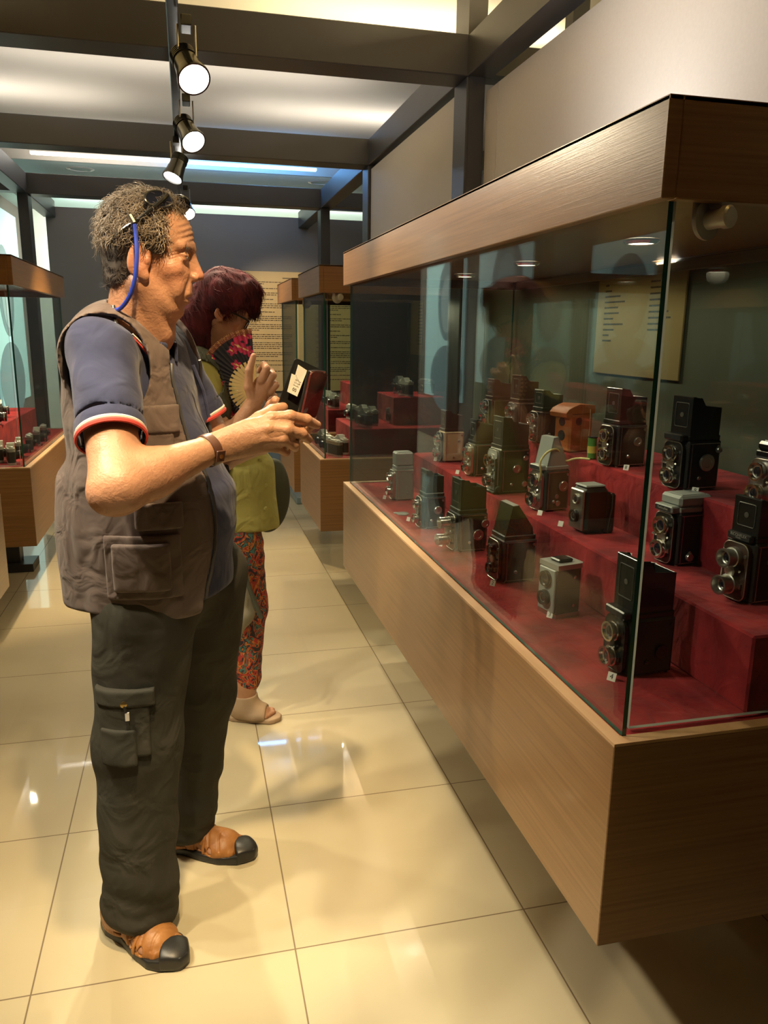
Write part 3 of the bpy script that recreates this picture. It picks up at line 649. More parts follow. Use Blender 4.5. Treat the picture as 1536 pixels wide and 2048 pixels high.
tlr('twin_lens_camera', 'black twin-lens camera with long chrome lens barrels at the right picture edge', (1.076, 1.262, Z1), RZ(6), H=.122, D=.095, W=.078, hood=.072, style='open', plate='brownskin', rim='satin', r=.0175, LL=.036, knobs=(),
    small=((-.012, .085, .006),), plate_text='RICOHFLEX\nMODEL', trim='satin', hoodm='blackpaint', shroud=.008)
# upper step
tlr('twin_lens_camera', 'dark brown twin-lens camera at the far end of the upper step', (1.165, 2.86, Z2), RZ(3), H=.105, D=.085, W=.07, hood=.064, style='open', skin='brownskin', plate='blackpaint', knobs=(), hoodm='brownskin')
tlr('twin_lens_camera', 'tall brown twin-lens camera with flip mask hood and a big knob, upper step', (1.163, 2.61, Z2), RZ(6), H=.115, D=.085, W=.072, hood=.082, style='open', skin='brownskin', plate='satin', knobs=((.006, .03, .015, .012),), hoodm='brownskin')
tlr('twin_lens_camera', 'olive-hooded twin-lens camera next to the leather case on the upper step', (1.155, 2.40, Z2), RZ(6), H=.105, D=.085, W=.07, hood=.056, style='open', skin='brownskin', plate='blackpaint', knobs=(), hoodm='olive')
t5 = tlr('twin_lens_camera', 'black twin-lens camera with framed lens panel, upper step left of glass corner', (1.158, 1.925, Z2), RZ(6), H=.115, D=.095, W=.078, hood=.085, style='open', skin='leatherette', plate='blackpaint', r=.0165, LL=.014,
    knobs=((.014, .07, .012, .008),), hoodm='blackpaint')
tlr('twin_lens_camera', 'black twin-lens camera with big dial, upper step right of glass corner', (1.147, 1.600, Z2), RZ(6), H=.116, D=.095, W=.078, hood=.088, style='open', skin='leatherette', plate='blackpaint', r=.0175, LL=.018,
    knobs=((.004, .066, .020, .010), (.034, .095, .007, .012)), hoodm='blackpaint', plate_text=' ')
tlr('twin_lens_camera', 'chrome-lensed twin-lens camera cut by the right picture edge on the upper step', (1.215, 1.385, Z2), RZ(6), H=.105, D=.09, W=.078, hood=.02, style='closed', plate='satin', r=.018, LL=.024, knobs=())
# leather ever-ready case
def leather_case(loc, rz):
    t = thing('leather_camera_case', 'brown leather camera case with flap and keyhole cut-out on the upper step', 'camera case', loc, rz)
    b = MB(); b.box((-.042, -.038, 0), (.046, .038, .122), bev=.006)
    prof = [(-.036, .118), (.048, .118), (.048, .142), (-.010, .146), (-.030, .140), (-.050, .132), (-.060, .120), (-.058, .108), (-.046, .104)]
    b.prism([(x, -.040, z) for x, z in prof], (0, .080, 0)); b.build('case_body', M['caseleather'], t)
    h = MB(); h.lathe((-.010, -.0385, .095), (0, -1, 0), [(.012, 0), (.012, .0012), (.0095, .0012), (.009, .0004), (0, .0004)], 24)
    h.build('round_window', M['brownskin'], t)
    f = MB(); f.lathe((-.0422, 0, .092), (-1, 0, 0), [(.014, 0), (.014, .001), (0, .001)], 24); f.lathe((-.0422, 0, .050), (-1, 0, 0), [(.016, 0), (.016, .001), (0, .001)], 24); f.build('lens_opening', M['ink'], t)
    s_ = MB(); s_.tube([(.030, -.0405, .130), (.032, -.0405, .08), (.028, -.0405, .004)], .0012, 5); s_.build('seam_stitching', M['tanskin'], t)
    return t
leather_case((1.143, 2.195, Z2), RZ(12))
t = thing('film_roll', 'upright green and yellow film roll beside the leather case', 'film roll', (1.125, 2.035, Z2))
b = MB(); b.cyl((0, 0, .003), (0, 0, .062), .0125); b.build('backing_paper', M['filmgreen'], t)
MB().cyl((0, 0, .018), (0, 0, .038), .0128).build('label_band', M['filmyellow'], t)
b = MB(); b.cyl((0, 0, 0), (0, 0, .003), .0135); b.cyl((0, 0, .062), (0, 0, .065), .0135); b.build('spool', M['blackpaint'], t)
# yellow neck cord from the tilted camera to the upper step
cp = [P(1078, 962, 2.035), P(1083, 945, 2.02), P(1078, 925, 2.02), P(1092, 905, 2.03), P(1112, 896, 2.05), P(1120, 905, 2.06), P(1123, 915, 2.07), P(1132, 924, 2.06), P(1145, 918, 2.05), P(1162, 916, 2.0), P(1186, 920, 1.97)]
cp2 = []
for a, b_ in zip(cp[:-1], cp[1:]):
    for k in range(4): cp2.append(a.lerp(b_, k / 4))
for _ in range(3): cp2 = [cp2[0]] + [(cp2[i - 1] + cp2[i] * 2 + cp2[i + 1]) / 4 for i in range(1, len(cp2) - 1)] + [cp2[-1]]
tag(MB().tube(cp2, .0032, 8).build('neck_cord', M['strap']), 'pale yellow neck cord draped from the tilted camera to the upper step', 'cord')
# lens caps lying on the velvet
t = thing('lens_cap', 'grey lens caps lying on the red velvet near the far end', 'lens cap', (.745, 2.70, Z0))
MB().lathe((0, 0, 0), (0, 0, 1), [(.022, 0), (.022, .004), (.019, .006), (0, .006)], 28).build('cap', M['greymetal'], t)
MB().lathe((-.018, .02, 0), (0, 0, 1), [(.012, 0), (.012, .003), (0, .004)], 20).build('small_cap', M['greymetal'], t)
# numbered cards
def number_card(num, loc, where, rz=-55, size=.015):
    t = thing('number_card', where, 'number card', loc, RZ(rz), 'number cards in front of the cameras')
    b = MB(); T = Matrix.Rotation(RZ(-22), 4, 'X'); b.box((-size / 2, -.0006, 0), (size / 2, .0006, size), T=T); b.box((-.002, 0, 0), (.002, .010, .001)); b.build('card', M['white'], t, smooth=0)
    if num: text('number', num, M['ink'], t, T @ Vector((0, -.0009, size / 2)), (1, 0, 0), T.to_3x3() @ Vector((0, 0, 1)), size * .85, .0001, 'CENTER')
number_card('', (.742, 2.975, Z0), 'white number card in front of the grey-sided camera')
number_card('', (.735, 2.595, Z0), 'white number card beside the lens caps')
number_card('1', (.745, 2.255, Z0), 'white number card in front of the camera with long barrel lenses')
number_card('2', (.759, 1.849, Z0), 'white number card 2 in front of the peaked-hood camera')
number_card('3', (.803, 1.597, Z0), 'white number card 3 in front of the silver-topped camera')
number_card('4', (.769, 1.254, Z0), 'white number card 4 at the glass corner, the largest', size=.017)
number_card('', (.956, 2.99, Z1), 'white number card in front of the tan-sided camera')
number_card('', (.946, 2.69, Z1), 'white number card at the edge of the lower step before the big green camera')
number_card('', (.960, 2.01, Z1), 'white number card under the tilted camera with yellow cord')
number_card('', (.959, 1.877, Z1), 'white number card in front of the plain black box camera')
number_card('', (.985, 1.475, Z1), 'white number card under the lettered-finder camera')
number_card('', (.973, 1.558, Z1), 'white number card above the hood of camera 4')
number_card('8', (1.122, 1.843, Z2), 'white number card in front of the framed-lens camera on the upper step')
number_card('9', (1.112, 1.530, Z2), 'white number card below the triangle-emblem camera')
# ------------------------------------------------------------------ small-format cameras of the other cases
def slr(label, loc, rz, W=.14, H=.085, prism=True, LL=.05, r=.028, body='leatherette', top='satin', group=None, name='film_camera', bellows=False):
    """lens looks to -x"""
    t = thing(name, label, 'camera', loc, rz, group)
    b = MB(); o = rrect(0, 0, W, .036, .014)
    b.prism([(y, x, .012) for x, y in o], (0, 0, H * .62)); b.build('body', M[body], t)
    c = MB(); c.prism([(y, x, 0.001) for x, y in o], (0, 0, .012)); c.prism([(y, x, .012 + H * .62) for x, y in o], (0, 0, H * .2)); 
    zt = .012 + H * .82
    for yy, rr in ((-W * .38, .010), (-W * .26, .006), (W * .34, .011)): c.lathe((0, yy, zt), (0, 0, 1), [(rr, 0), (rr, .006), (rr * .8, .008), (0, .008)], 18)
    if prism: c.prism([(-.018, -.026, zt), (-.018, .026, zt), (-.020, .014, zt + .020), (-.020, -.014, zt + .020)], (.034, 0, 0))
    else: c.box((-.019, -.016, zt - .002), (.014, .03, zt + .008), bev=.002)
    c.build('metal_top_and_base', M[top], t)
    if bellows:
        g = MB(); 
        for k in range(6): g.box((-.018 - k * .008, -.030 + k * .002, .016 + k * .002), (-.013 - k * .008, .030 - k * .002, .070 - k * .002))
        g.box((-.064, -.026, .0), (-.018, .026, .004)); g.build('bellows', M['leatherette'], t)
    l = MB(); x0_ = -.018 - (.045 if bellows else 0); z = .012 + H * .34
    l.lathe((x0_, 0, z), (-1, 0, 0), [(r * 1.05, 0), (r * 1.05, LL * .3), (r * .92, LL * .32), (r * .92, LL * .55), (r, LL * .58), (r, LL), (r * .85, LL), (r * .7, LL * .9)], 26, caps=False)
    l.lathe((x0_, 0, z), (-1, 0, 0), [(r * .98, LL * .62), (r * 1.02, LL * .64), (r * 1.02, LL * .8), (r * .98, LL * .82)], 26, mi=1, caps=False)
    l.lathe((x0_, 0, z), (-1, 0, 0), [(r * .72, LL * .86), (r * .4, LL * .93), (0, LL * .95)], 22, mi=2, caps=False); l.build('lens', [M['blackpaint'], M['chrome'], M['lens']], t)
    return t
G2 = 'compact cameras in the second case on the right'
rows2 = [
 ((.745, 4.11, Z0), 200, False, .02, .018, 'silver-topped compact camera nearest the glass corner of the second case'),
 ((.745, 4.29, Z0), 12, False, .03, .02, 'silver compact camera behind the nearest one on the second case floor'),
 ((.745, 4.45, Z0), 10, True, .03, .022, 'chrome reflex camera at the far end of the second case floor'),
 ((.93, 4.18, Z1), 12, True, .035, .024, 'black reflex camera on the near end of the lower step in the second case'),
 ((.96, 4.36, Z1), 18, True, .05, .026, 'folding camera with brown front in the middle of the second case step'),
 ((.93, 4.53, Z1), 8, False, .03, .02, 'compact camera at the far end of the second case step'),
 ((.80, 4.20, Z0), 14, True, .03, .024, 'reflex camera lying behind the silver-topped one in the second case'),
 ((.99, 4.27, Z1), 6, True, .04, .026, 'silver reflex camera between two others on the second case step'),
 ((1.19, 4.30, Z2), 12, True, .04, .026, 'black reflex camera on the top step of the second case'),
 ((1.20, 4.47, Z2), 8, True, .05, .028, 'long-lensed camera on the top step of the second case'),
 ((1.33, 4.37, Z2), 16, False, .03, .02, 'dark compact camera at the back of the second case'),
]
proto = {}
def place_slr(key, loc, rz, label, group, **k):
    if key not in proto:
        proto[key] = slr(label, loc, RZ(rz), group=group, **k); return proto[key]
    return dup(proto[key], loc, RZ(rz), label, group)
for i, (l, rz, pr, LL, r, lb) in enumerate(rows2):
    place_slr(('a', pr, i % 2), l, rz, lb, G2, prism=pr, LL=LL, r=r, top=('pale_metal' if i % 3 else 'satin'), bellows=(i == 4))
G3 = 'cameras in the farthest case on the right'
for i, (l, rz, pr, lb) in enumerate((((.95, 5.25, Z1), 10, True, 'chrome reflex camera, near end of the lower step in the farthest case'), ((.95, 5.45, Z1), 10, True, 'chrome reflex camera, middle of the lower step in the farthest case'), ((.97, 5.62, Z1), 14, False, 'pale compact camera, far end of the lower step in the farthest case'),
      ((1.17, 5.28, Z2), 20, True, 'black reflex camera with large lens on the top step of the farthest case'), ((1.19, 5.46, Z2), 12, True, 'second reflex camera on the top step of the farthest case'), ((.77, 5.3, Z0), 10, False, 'compact camera low at the front of the farthest case'))):
    dup(proto[('a', pr, 0 if (('a', pr, 0) in proto) else 1)], l, RZ(rz), lb, G3)
G4 = 'cameras in the left case'
for i, (l, rz, pr, lb) in enumerate((((-.86, 4.13, Z0), 195, True, 'black camera at the near glass corner of the left case'), ((-.86, 4.34, Z0), 190, True, 'silver reflex camera on the left case floor behind the corner camera'), ((-.85, 4.56, Z0), 188, False, 'chrome compact camera in the middle of the left case floor'), ((-.85, 4.78, Z0), 188, True, 'chrome reflex camera farther along the left case floor'), ((-.85, 5.0, Z0), 188, False, 'small camera near the far end of the left case floor'),
      ((-.98, 4.10, Z1), 200, True, 'black reflex camera at the near front corner of the left case step'), ((-.93, 4.22, Z0), 190, True, 'silver reflex camera close behind the corner camera of the left case'), ((-1.00, 4.53, Z1), 186, True, 'silver reflex camera on the front edge of the left case step'),
      ((-1.06, 4.20, Z1), 192, True, 'reflex camera on the near end of the left case step'), ((-1.06, 4.42, Z1), 190, True, 'long-lensed camera on the left case step'), ((-1.06, 4.66, Z1), 188, False, 'brass-trimmed compact camera on the left case step'), ((-1.06, 4.9, Z1), 190, True, 'camera with telephoto lens, far end of the left case step'),
      ((-1.28, 4.25, Z2), 190, True, 'dark reflex camera on the top step of the left case'), ((-1.28, 4.6, Z2), 190, False, 'dark compact camera on the top step of the left case'))):
    dup(proto[('a', pr, i % 2 if (('a', pr, i % 2) in proto) else 1 - i % 2)], l, RZ(rz), lb, G4)
t = dup(proto[('a', False, 0)], (1.12, 4.30, Z1 + .0), RZ(12), 'compact camera at the foot of the upper step in the second case', G2)
# ------------------------------------------------------------------ organic shapes: distance fields turned into meshes
A = lambda *v: np.array(v, dtype=np.float32)
def smin(a, b, k):
    if k <= 0: return np.minimum(a, b)
    h = np.clip(0.5 + 0.5 * (b - a) / k, 0, 1); return b + (a - b) * h - k * h * (1 - h)
def smax(a, b, k): return -smin(-a, -b, k)
def cone(p, a, b, ra, rb):
    """rounded cone from a to b"""
    a = np.asarray(a, np.float32); b = np.asarray(b, np.float32); ba = b - a
    h = np.clip(((p - a) @ ba) / max(float(ba @ ba), 1e-9), 0, 1)
    return np.linalg.norm(p - a - h[:, None] * ba, axis=1) - (ra + (rb - ra) * h)
def fcone(p, a, b, ra, rb, ax, k):
    """rounded cone flattened along unit axis ax by factor k"""
    ax = np.asarray(ax, np.float32); ax = ax / np.linalg.norm(ax); a = np.asarray(a, np.float32); b = np.asarray(b, np.float32)
    q = p + ((p - a) @ ax)[:, None] * ax * (1 / k - 1); b2 = b + ((b - a) @ ax) * ax * (1 / k - 1)
    return cone(q, a, b2, ra, rb) * min(1, k + .15)
def ell(p, c, r, R=None):
    q = p - np.asarray(c, np.float32)
    if R is not None: q = q @ R
    r = np.asarray(r, np.float32); k0 = np.linalg.norm(q / r, axis=1); k1 = np.linalg.norm(q / (r * r), axis=1)
    return np.where(k1 > 1e-6, k0 * (k0 - 1) / np.maximum(k1, 1e-6), -r.min())
def rotz(a): c, s = math.cos(a), math.sin(a); return np.array([[c, -s, 0], [s, c, 0], [0, 0, 1]], np.float32)
def roty(a): c, s = math.cos(a), math.sin(a); return np.array([[c, 0, s], [0, 1, 0], [-s, 0, c]], np.float32)
def rotx(a): c, s = math.cos(a), math.sin(a); return np.array([[1, 0, 0], [0, c, -s], [0, s, c]], np.float32)
def chain(p, pts, rad, k=0.006):
    d = None
    for i in range(len(pts) - 1):
        e = cone(p, pts[i], pts[i + 1], rad[i], rad[i + 1]); d = e if d is None else smin(d, e, k)
    return d
def fold(p, sc, seed=0, st=(1, 1, 1)):
    """soft pseudo-noise made of warped sines, about -1..1"""
    r = np.random.RandomState(seed); q = p * np.asarray(st, np.float32) * sc; o = np.zeros(len(p), np.float32)
    w_ = q + 0.8 * np.sin(q[:, [1, 2, 0]] * 0.7 + r.rand(3) * 6)
    for i in range(4):
        v = r.randn(3); v /= np.linalg.norm(v); o += np.sin(w_ @ v.astype(np.float32) * (1 + .5 * i) + r.rand() * 6) / (1 + .5 * i)
    return o / 2.2
def mesh_sdf(f, lo, hi, h):
    """surface nets over a box; returns vertices, quads"""
    lo = np.asarray(lo, float); hi = np.asarray(hi, float); n = np.maximum(np.ceil((hi - lo) / h).astype(int), 4); n = ((n + 3) // 4) * 4
    ax = [(lo[i] + h * np.arange(n[i] + 1)).astype(np.float32) for i in range(3)]
    cax = [a[2::4] for a in ax]
    G = np.stack(np.meshgrid(*cax, indexing='ij'), -1).reshape(-1, 3)
    dc = np.concatenate([f(G[i:i + 400000]) for i in range(0, len(G), 400000)]).reshape([len(a) for a in cax])
    near = np.abs(dc) < h * 4 * 1.35 + .002
    D = np.repeat(np.repeat(np.repeat(np.where(dc > 0, 1.0, -1.0), 4, 0), 4, 1), 4, 2).astype(np.float32)
    Nn = np.repeat(np.repeat(np.repeat(near, 4, 0), 4, 1), 4, 2)
    D = np.pad(D, [(0, n[i] + 1 - D.shape[i]) for i in range(3)], mode='edge'); Nn = np.pad(Nn, [(0, n[i] + 1 - Nn.shape[i]) for i in range(3)], mode='edge')
    idx = np.argwhere(Nn); pts = np.stack([ax[i][idx[:, i]] for i in range(3)], -1)
    val = np.concatenate([f(pts[i:i + 400000]) for i in range(0, len(pts), 400000)]) if len(pts) else np.zeros(0)
    D[Nn] = val
    for i in range(3):
        sl = [slice(None)] * 3; sl[i] = 0; D[tuple(sl)] = np.maximum(D[tuple(sl)], h * .3); sl[i] = -1; D[tuple(sl)] = np.maximum(D[tuple(sl)], h * .3)
    ins = D < 0
    c = [ins[i:n[0] + i, j:n[1] + j, k:n[2] + k] for i in (0, 1) for j in (0, 1) for k in (0, 1)]
    sm = sum(x.astype(np.int8) for x in c); act = (sm > 0) & (sm < 8); ci = np.argwhere(act)
    vid = -np.ones(act.shape, np.int64); vid[act] = np.arange(len(ci))
    acc = np.zeros((len(ci), 3)); cnt = np.zeros(len(ci))
    cor = np.array([(i, j, k) for i in (0, 1) for j in (0, 1) for k in (0, 1)])
    cv = np.stack([D[ci[:, 0] + a, ci[:, 1] + b, ci[:, 2] + c_] for a, b, c_ in cor], -1)
    for a in range(8):
        for b in range(a + 1, 8):
            if np.abs(cor[a] - cor[b]).sum() != 1: continue
            s = (cv[:, a] < 0) != (cv[:, b] < 0); t = cv[s, a] / (cv[s, a] - cv[s, b])
            acc[s] += cor[a] + (cor[b] - cor[a]) * t[:, None]; cnt[s] += 1
    V = lo + h * (ci + acc / cnt[:, None])
    F = []
    for d in range(3):
        u, v = (d + 1) % 3, (d + 2) % 3
        s0 = [slice(0, n[i] + 1) for i in range(3)]; s1 = list(s0); s0[d] = slice(0, n[d]); s1[d] = slice(1, n[d] + 1)
        A0 = ins[tuple(s0)]; A1 = ins[tuple(s1)]; e = np.argwhere(A0 != A1)
        e = e[(e[:, u] > 0) & (e[:, v] > 0) & (e[:, u] < n[u]) & (e[:, v] < n[v])]
        fl = A0[e[:, 0], e[:, 1], e[:, 2]]
        def at(du, dv): q = e.copy(); q[:, u] -= du; q[:, v] -= dv; return vid[q[:, 0], q[:, 1], q[:, 2]]
        q = np.stack([at(0, 0), at(1, 0), at(1, 1), at(0, 1)], -1)
        F.append(np.where(fl[:, None], q[:, ::-1][:, [3, 2, 1, 0]], q[:, ::-1]))
    F = np.concatenate(F) if F else np.zeros((0, 4), int)
    F = F[(F >= 0).all(1)]
    return V, F
def sdf_obj(name, f, boxes, m, parent=None, colfn=None, relax=1, attr=None):
    Vs, Fs, o = [], [], 0
    for lo, hi, h in boxes:
        V, F = mesh_sdf(f, lo, hi, h)
        Vs.append(V); Fs.append(F + o); o += len(V)
    V = np.concatenate(Vs); F = np.concatenate(Fs)
    for _ in range(relax):
        acc = V.copy() ; cnt = np.ones(len(V))
        for a, b in ((0, 1), (1, 2), (2, 3), (3, 0)):
            np.add.at(acc, F[:, a], V[F[:, b]]); np.add.at(cnt, F[:, a], 1); np.add.at(acc, F[:, b], V[F[:, a]]); np.add.at(cnt, F[:, b], 1)
        V = V * .4 + .6 * acc / cnt[:, None]
    # outward orientation
    a = V[F[:, 0]]; nr = np.cross(V[F[:, 2]] - a, V[F[:, 3]] - V[F[:, 1]]); c = V[F].mean(1)
    sel = np.random.RandomState(0).randint(0, len(F), min(len(F), 4000)); nn = nr[sel] / (np.linalg.norm(nr[sel], axis=1)[:, None] + 1e-12)
    if (f((c[sel] + nn * .002).astype(np.float32)) - f((c[sel] - nn * .002).astype(np.float32))).mean() < 0: F = F[:, ::-1]
    me = bpy.data.meshes.new(name)
    me.vertices.add(len(V)); me.vertices.foreach_set('co', V.astype(np.float32).ravel())
    me.loops.add(len(F) * 4); me.loops.foreach_set('vertex_index', F.astype(np.int32).ravel())
    me.polygons.add(len(F)); me.polygons.foreach_set('loop_start', np.arange(len(F), dtype=np.int32) * 4); me.polygons.foreach_set('loop_total', np.full(len(F), 4, np.int32))
    me.polygons.foreach_set('use_smooth', np.ones(len(F), bool)); me.update(calc_edges=True); me.validate()
    for q in (m if isinstance(m, (list, tuple)) else [m]): me.materials.append(q)
    if colfn is not None and len(me.vertices) == len(V):
        c = colfn(V.astype(np.float32)); at = me.color_attributes.new('tone', 'FLOAT_COLOR', 'POINT')
        at.data.foreach_set('color', np.concatenate([c, np.ones((len(c), 1))], 1).astype(np.float32).ravel())
    ob = bpy.data.objects.new(name, me); COL.objects.link(ob)
    if parent is not None: ob.parent = parent; ob.matrix_parent_inverse = Matrix.Translation(-Vector(parent.location))
    return ob
def put(ob, parent): ob.parent = parent; ob.matrix_parent_inverse = Matrix.Translation(-Vector(parent.location)); return ob
def tone_mat(name, rough, bump=0.0, bscale=400, sss=0.0, sheen=0.0, spec=0.5, coat=0.0):
    m = mat(name, (0.5, 0.5, 0.5), wrinkle=.10, wscale=50, rough=rough, bump=bump, bscale=bscale, sss=sss, sheen=sheen, spec=spec, coat=coat)
    nt = m.node_tree; a = nt.nodes.new('ShaderNodeVertexColor'); a.layer_name = 'tone'; nt.links.new(a.outputs[0], nt.nodes['Principled BSDF'].inputs['Base Color']); return m
M['skin'] = tone_mat('weathered_skin', 0.46, bump=0.35, bscale=260, sss=0.12, spec=0.45)
M['skin2'] = tone_mat('olive_skin', 0.48, bump=0.2, bscale=260, sss=0.12, spec=0.4)
M['polo'] = mat('navy_polo_knit', (0.040, 0.048, 0.105), rough=0.85, spec=0.15, sheen=0.15, bump=0.25, bscale=900, noise=(0.033, 0.04, 0.09), nscale=20, wrinkle=.55, wscale=9)
M['red_cloth'] = mat('red_trim_cloth', (0.50, 0.055, 0.045), rough=0.8)
M['white_cloth'] = mat('white_trim_cloth', (0.72, 0.68, 0.62), rough=0.8)
M['vest'] = mat('brown_grey_vest_cloth', (0.130, 0.098, 0.088), rough=0.72, spec=0.25, sheen=0.1, bump=0.2, bscale=1100, noise=(0.115, 0.085, 0.076), nscale=9, wrinkle=.8, wscale=13)
M['trouser'] = mat('dark_olive_trouser_cloth', (0.052, 0.050, 0.040), rough=0.85, spec=0.2, bump=0.3, bscale=900, noise=(0.045, 0.043, 0.034), nscale=14, wrinkle=.7, wscale=9)
M['sandal'] = mat('tan_sandal_leather', (0.42, 0.19, 0.055), rough=0.42, bump=0.3, bscale=150, noise=(0.30, 0.12, 0.035), nscale=26, spec=0.4)
M['rubber'] = mat('black_rubber', (0.02, 0.02, 0.02), rough=0.38)
M['hair'] = mat('grey_brown_hair', (0.42, 0.35, 0.27), rough=0.45, noise=(0.15, 0.12, 0.095), nscale=40, spec=0.4)
M['hairdark'] = mat('dark_grey_hair', (0.085, 0.07, 0.06), rough=0.6, noise=(0.05, 0.042, 0.038), nscale=60)
M['hairred'] = mat('maroon_dyed_hair', (0.10, 0.012, 0.020), rough=0.75, noise=(0.035, 0.008, 0.014), nscale=24, spec=0.25)
M['blueband'] = mat('blue_strap_cloth', (0.02, 0.05, 0.45), rough=0.5)
M['watchstrap'] = mat('brown_watch_leather', (0.10, 0.045, 0.03), rough=0.4)
M['blouse'] = mat('yellow_green_blouse', (0.33, 0.31, 0.085), rough=0.85, bump=0.2, bscale=600, noise=(0.28, 0.265, 0.07), nscale=10, wrinkle=.6, wscale=12)
M['olivecloth'] = mat('dark_olive_cloth', (0.045, 0.048, 0.03), rough=0.8, bump=0.3, bscale=500)
M['greycloth'] = mat('grey_green_cloth', (0.20, 0.19, 0.145), rough=0.8, bump=0.3, bscale=500)
M['beige'] = mat('beige_suede', (0.38, 0.27, 0.17), rough=0.75, bump=0.2, bscale=400)
M['eyewhite'] = mat('eye_white', (0.6, 0.55, 0.5), rough=0.1); M['iris'] = mat('dark_iris', (0.02, 0.015, 0.01), rough=0.05)

# ================================================================== the man
# frame of the torso: f forward, l towards his left
TH = math.radians(-20); fwd = A(math.cos(TH), math.sin(TH), 0); lft = A(-math.sin(TH), math.cos(TH), 0)
CX, CY = -0.095, 1.865
def tl(bx, by, z): return A(CX + fwd[0] * bx + lft[0] * by, CY + fwd[1] * bx + lft[1] * by, z)
def local(p): q = p - A(CX, CY, 0); return q @ fwd, q @ lft, p[:, 2]
SR, SL = tl(-.015, -.175, 1.425), tl(-.015, .175, 1.425)      # shoulders
ER = A(-.135, 1.50, 1.185); WR = A(.040, 1.635, 1.232)
EL = A(.07, 2.04, 1.16); WL = A(.16, 1.86, 1.215)
HH = A(-.060, 1.790, 1.620)                                    # head centre
HR = rotz(math.radians(-2)) @ roty(math.radians(2))
man = thing('person', 'grey-haired man in navy polo and brown vest holding up a phone', 'person', (CX, CY, 0))
def sym(fn, p, y): return np.minimum(fn(p, y), fn(p, -y))
def head_sdf(p, female=False):
    q = (p - HH) @ HR
    return face_sdf(q)
def face_sdf(q, age=1.0):
    x, y, z = q[:, 0], q[:, 1], q[:, 2]; ay = np.abs(y); m = np.stack([x, ay, z], -1)
    d = ell(q, (-.014, 0, .040), (.083, .072, .080))
    d = smin(d, ell(q, (.022, 0, .042), (.060, .060, .058)), .02)
    d = smin(d, ell(q, (.018, 0, -.030), (.055, .055, .062)), .025)
    d = smin(d, ell(q, (.020, 0, -.078), (.042, .045, .040)), .025)           # jaw
    d = smin(d, cone(m, (-.020, .050, -.060), (.030, .026, -.104), .018, .016), .022)   # jaw line
    d = smin(d, ell(q, (.046, 0, -.108), (.016, .020, .015)), .014)           # chin
    d = smin(d, ell(m, (.040, .046, -.026), (.020, .016, .018)), .020)        # cheek bone
    d = smin(d, cone(m, (.076, .008, .021), (.058, .046, .021), .011, .009), .014)  # brow
    d = smin(d, ell(q, (.052, 0, -.040), (.024, .034, .046)), .018)           # upper jaw
    d = smax(d, -ell(m, (.084, .033, .001), (.017, .018, .012)), .010)        # eye socket
    d = smin(d, ell(m, (.0600, .0325, .001), (.0130, .0150, .0105)), .003)     # eyeball
    lid = smax(ell(m, (.0595, .0325, .001), (.0152, .0172, .0128)), -(z - .0035 + .25 * (x - .06)), .001); d = smin(d, lid, .0015)     # upper lid
    lid2 = smax(ell(m, (.0595, .0325, .001), (.0148, .0168, .0122)), (z + .0045), .001); d = smin(d, lid2, .0015)
    d = smin(d, cone(m, (.068, .018, -.011), (.058, .044, -.008), .0035, .003), .006)   # eye bag
    d = smin(d, cone(q, (.074, 0, .012), (.0885, 0, -.026), .0100, .0120), .012)   # nose bridge
    d = smin(d, ell(q, (.0925, 0, -.034), (.0115, .0115, .0100)), .006)
    d = smin(d, ell(m, (.081, .0135, -.039), (.0115, .0075, .0080)), .005)    # wing
    d = smax(d, -ell(m, (.086, .0065, -.0475), (.006, .0035, .004)), .002)     # nostril
    d = smin(d, ell(q, (.0590, 0, -.066), (.018, .027, .022)), .014)          # muzzle
    d = smin(d, ell(q, (.0700, 0, -.0725), (.0085, .023, .0055)), .005)        # upper lip
    d = smin(d, ell(q, (.0650, 0, -.0880), (.0085, .020, .0060)), .005)        # lower lip
    d = smax(d, -ell(q, (.0785, 0, -.0800), (.016, .026, .0020)), .0025)        # mouth slit
    d = smin(d, ell(m, (.047, .040, -.062), (.014, .013, .022)), .014)        # cheek flesh
    d = smax(d, -cone(m, (.078, .021, -.042), (.062, .036, -.082), .0028, .0026), .010)    # fold beside the mouth
    # forehead furrows, crow's feet
    fur = np.clip((x - .045) / .02, 0, 1) * np.clip((.080 - z) / .015, 0, 1) * np.clip((z - .026) / .01, 0, 1)
    d = d + age * .0011 * fur * np.sin((z + 6 * y * y + .1 * x) * 2 * PI / .0105)
    cf = np.exp(-(((x - .045) / .012) ** 2 + ((ay - .056) / .014) ** 2 + ((z + .004) / .014) ** 2)); d = d + age * .0012 * cf * np.sin((z - .4 * x) * 2 * PI / .006)
    # ears
    Re = rotz(math.radians(-18)) @ roty(math.radians(14))
    e = ell(m, (-.022, .0755, -.012), (.0235, .0075, .0375), Re)
    e = smax(e, -ell(m, (-.017, .0835, -.008), (.0140, .0065, .024), Re), .004)
    e = smin(e, ell(m, (-.008, .073, -.014), (.006, .006, .008)), .004)
    e = smin(e, ell(m, (-.013, .072, -.044), (.010, .0065, .011)), .006)
    return smin(d, e, .006)
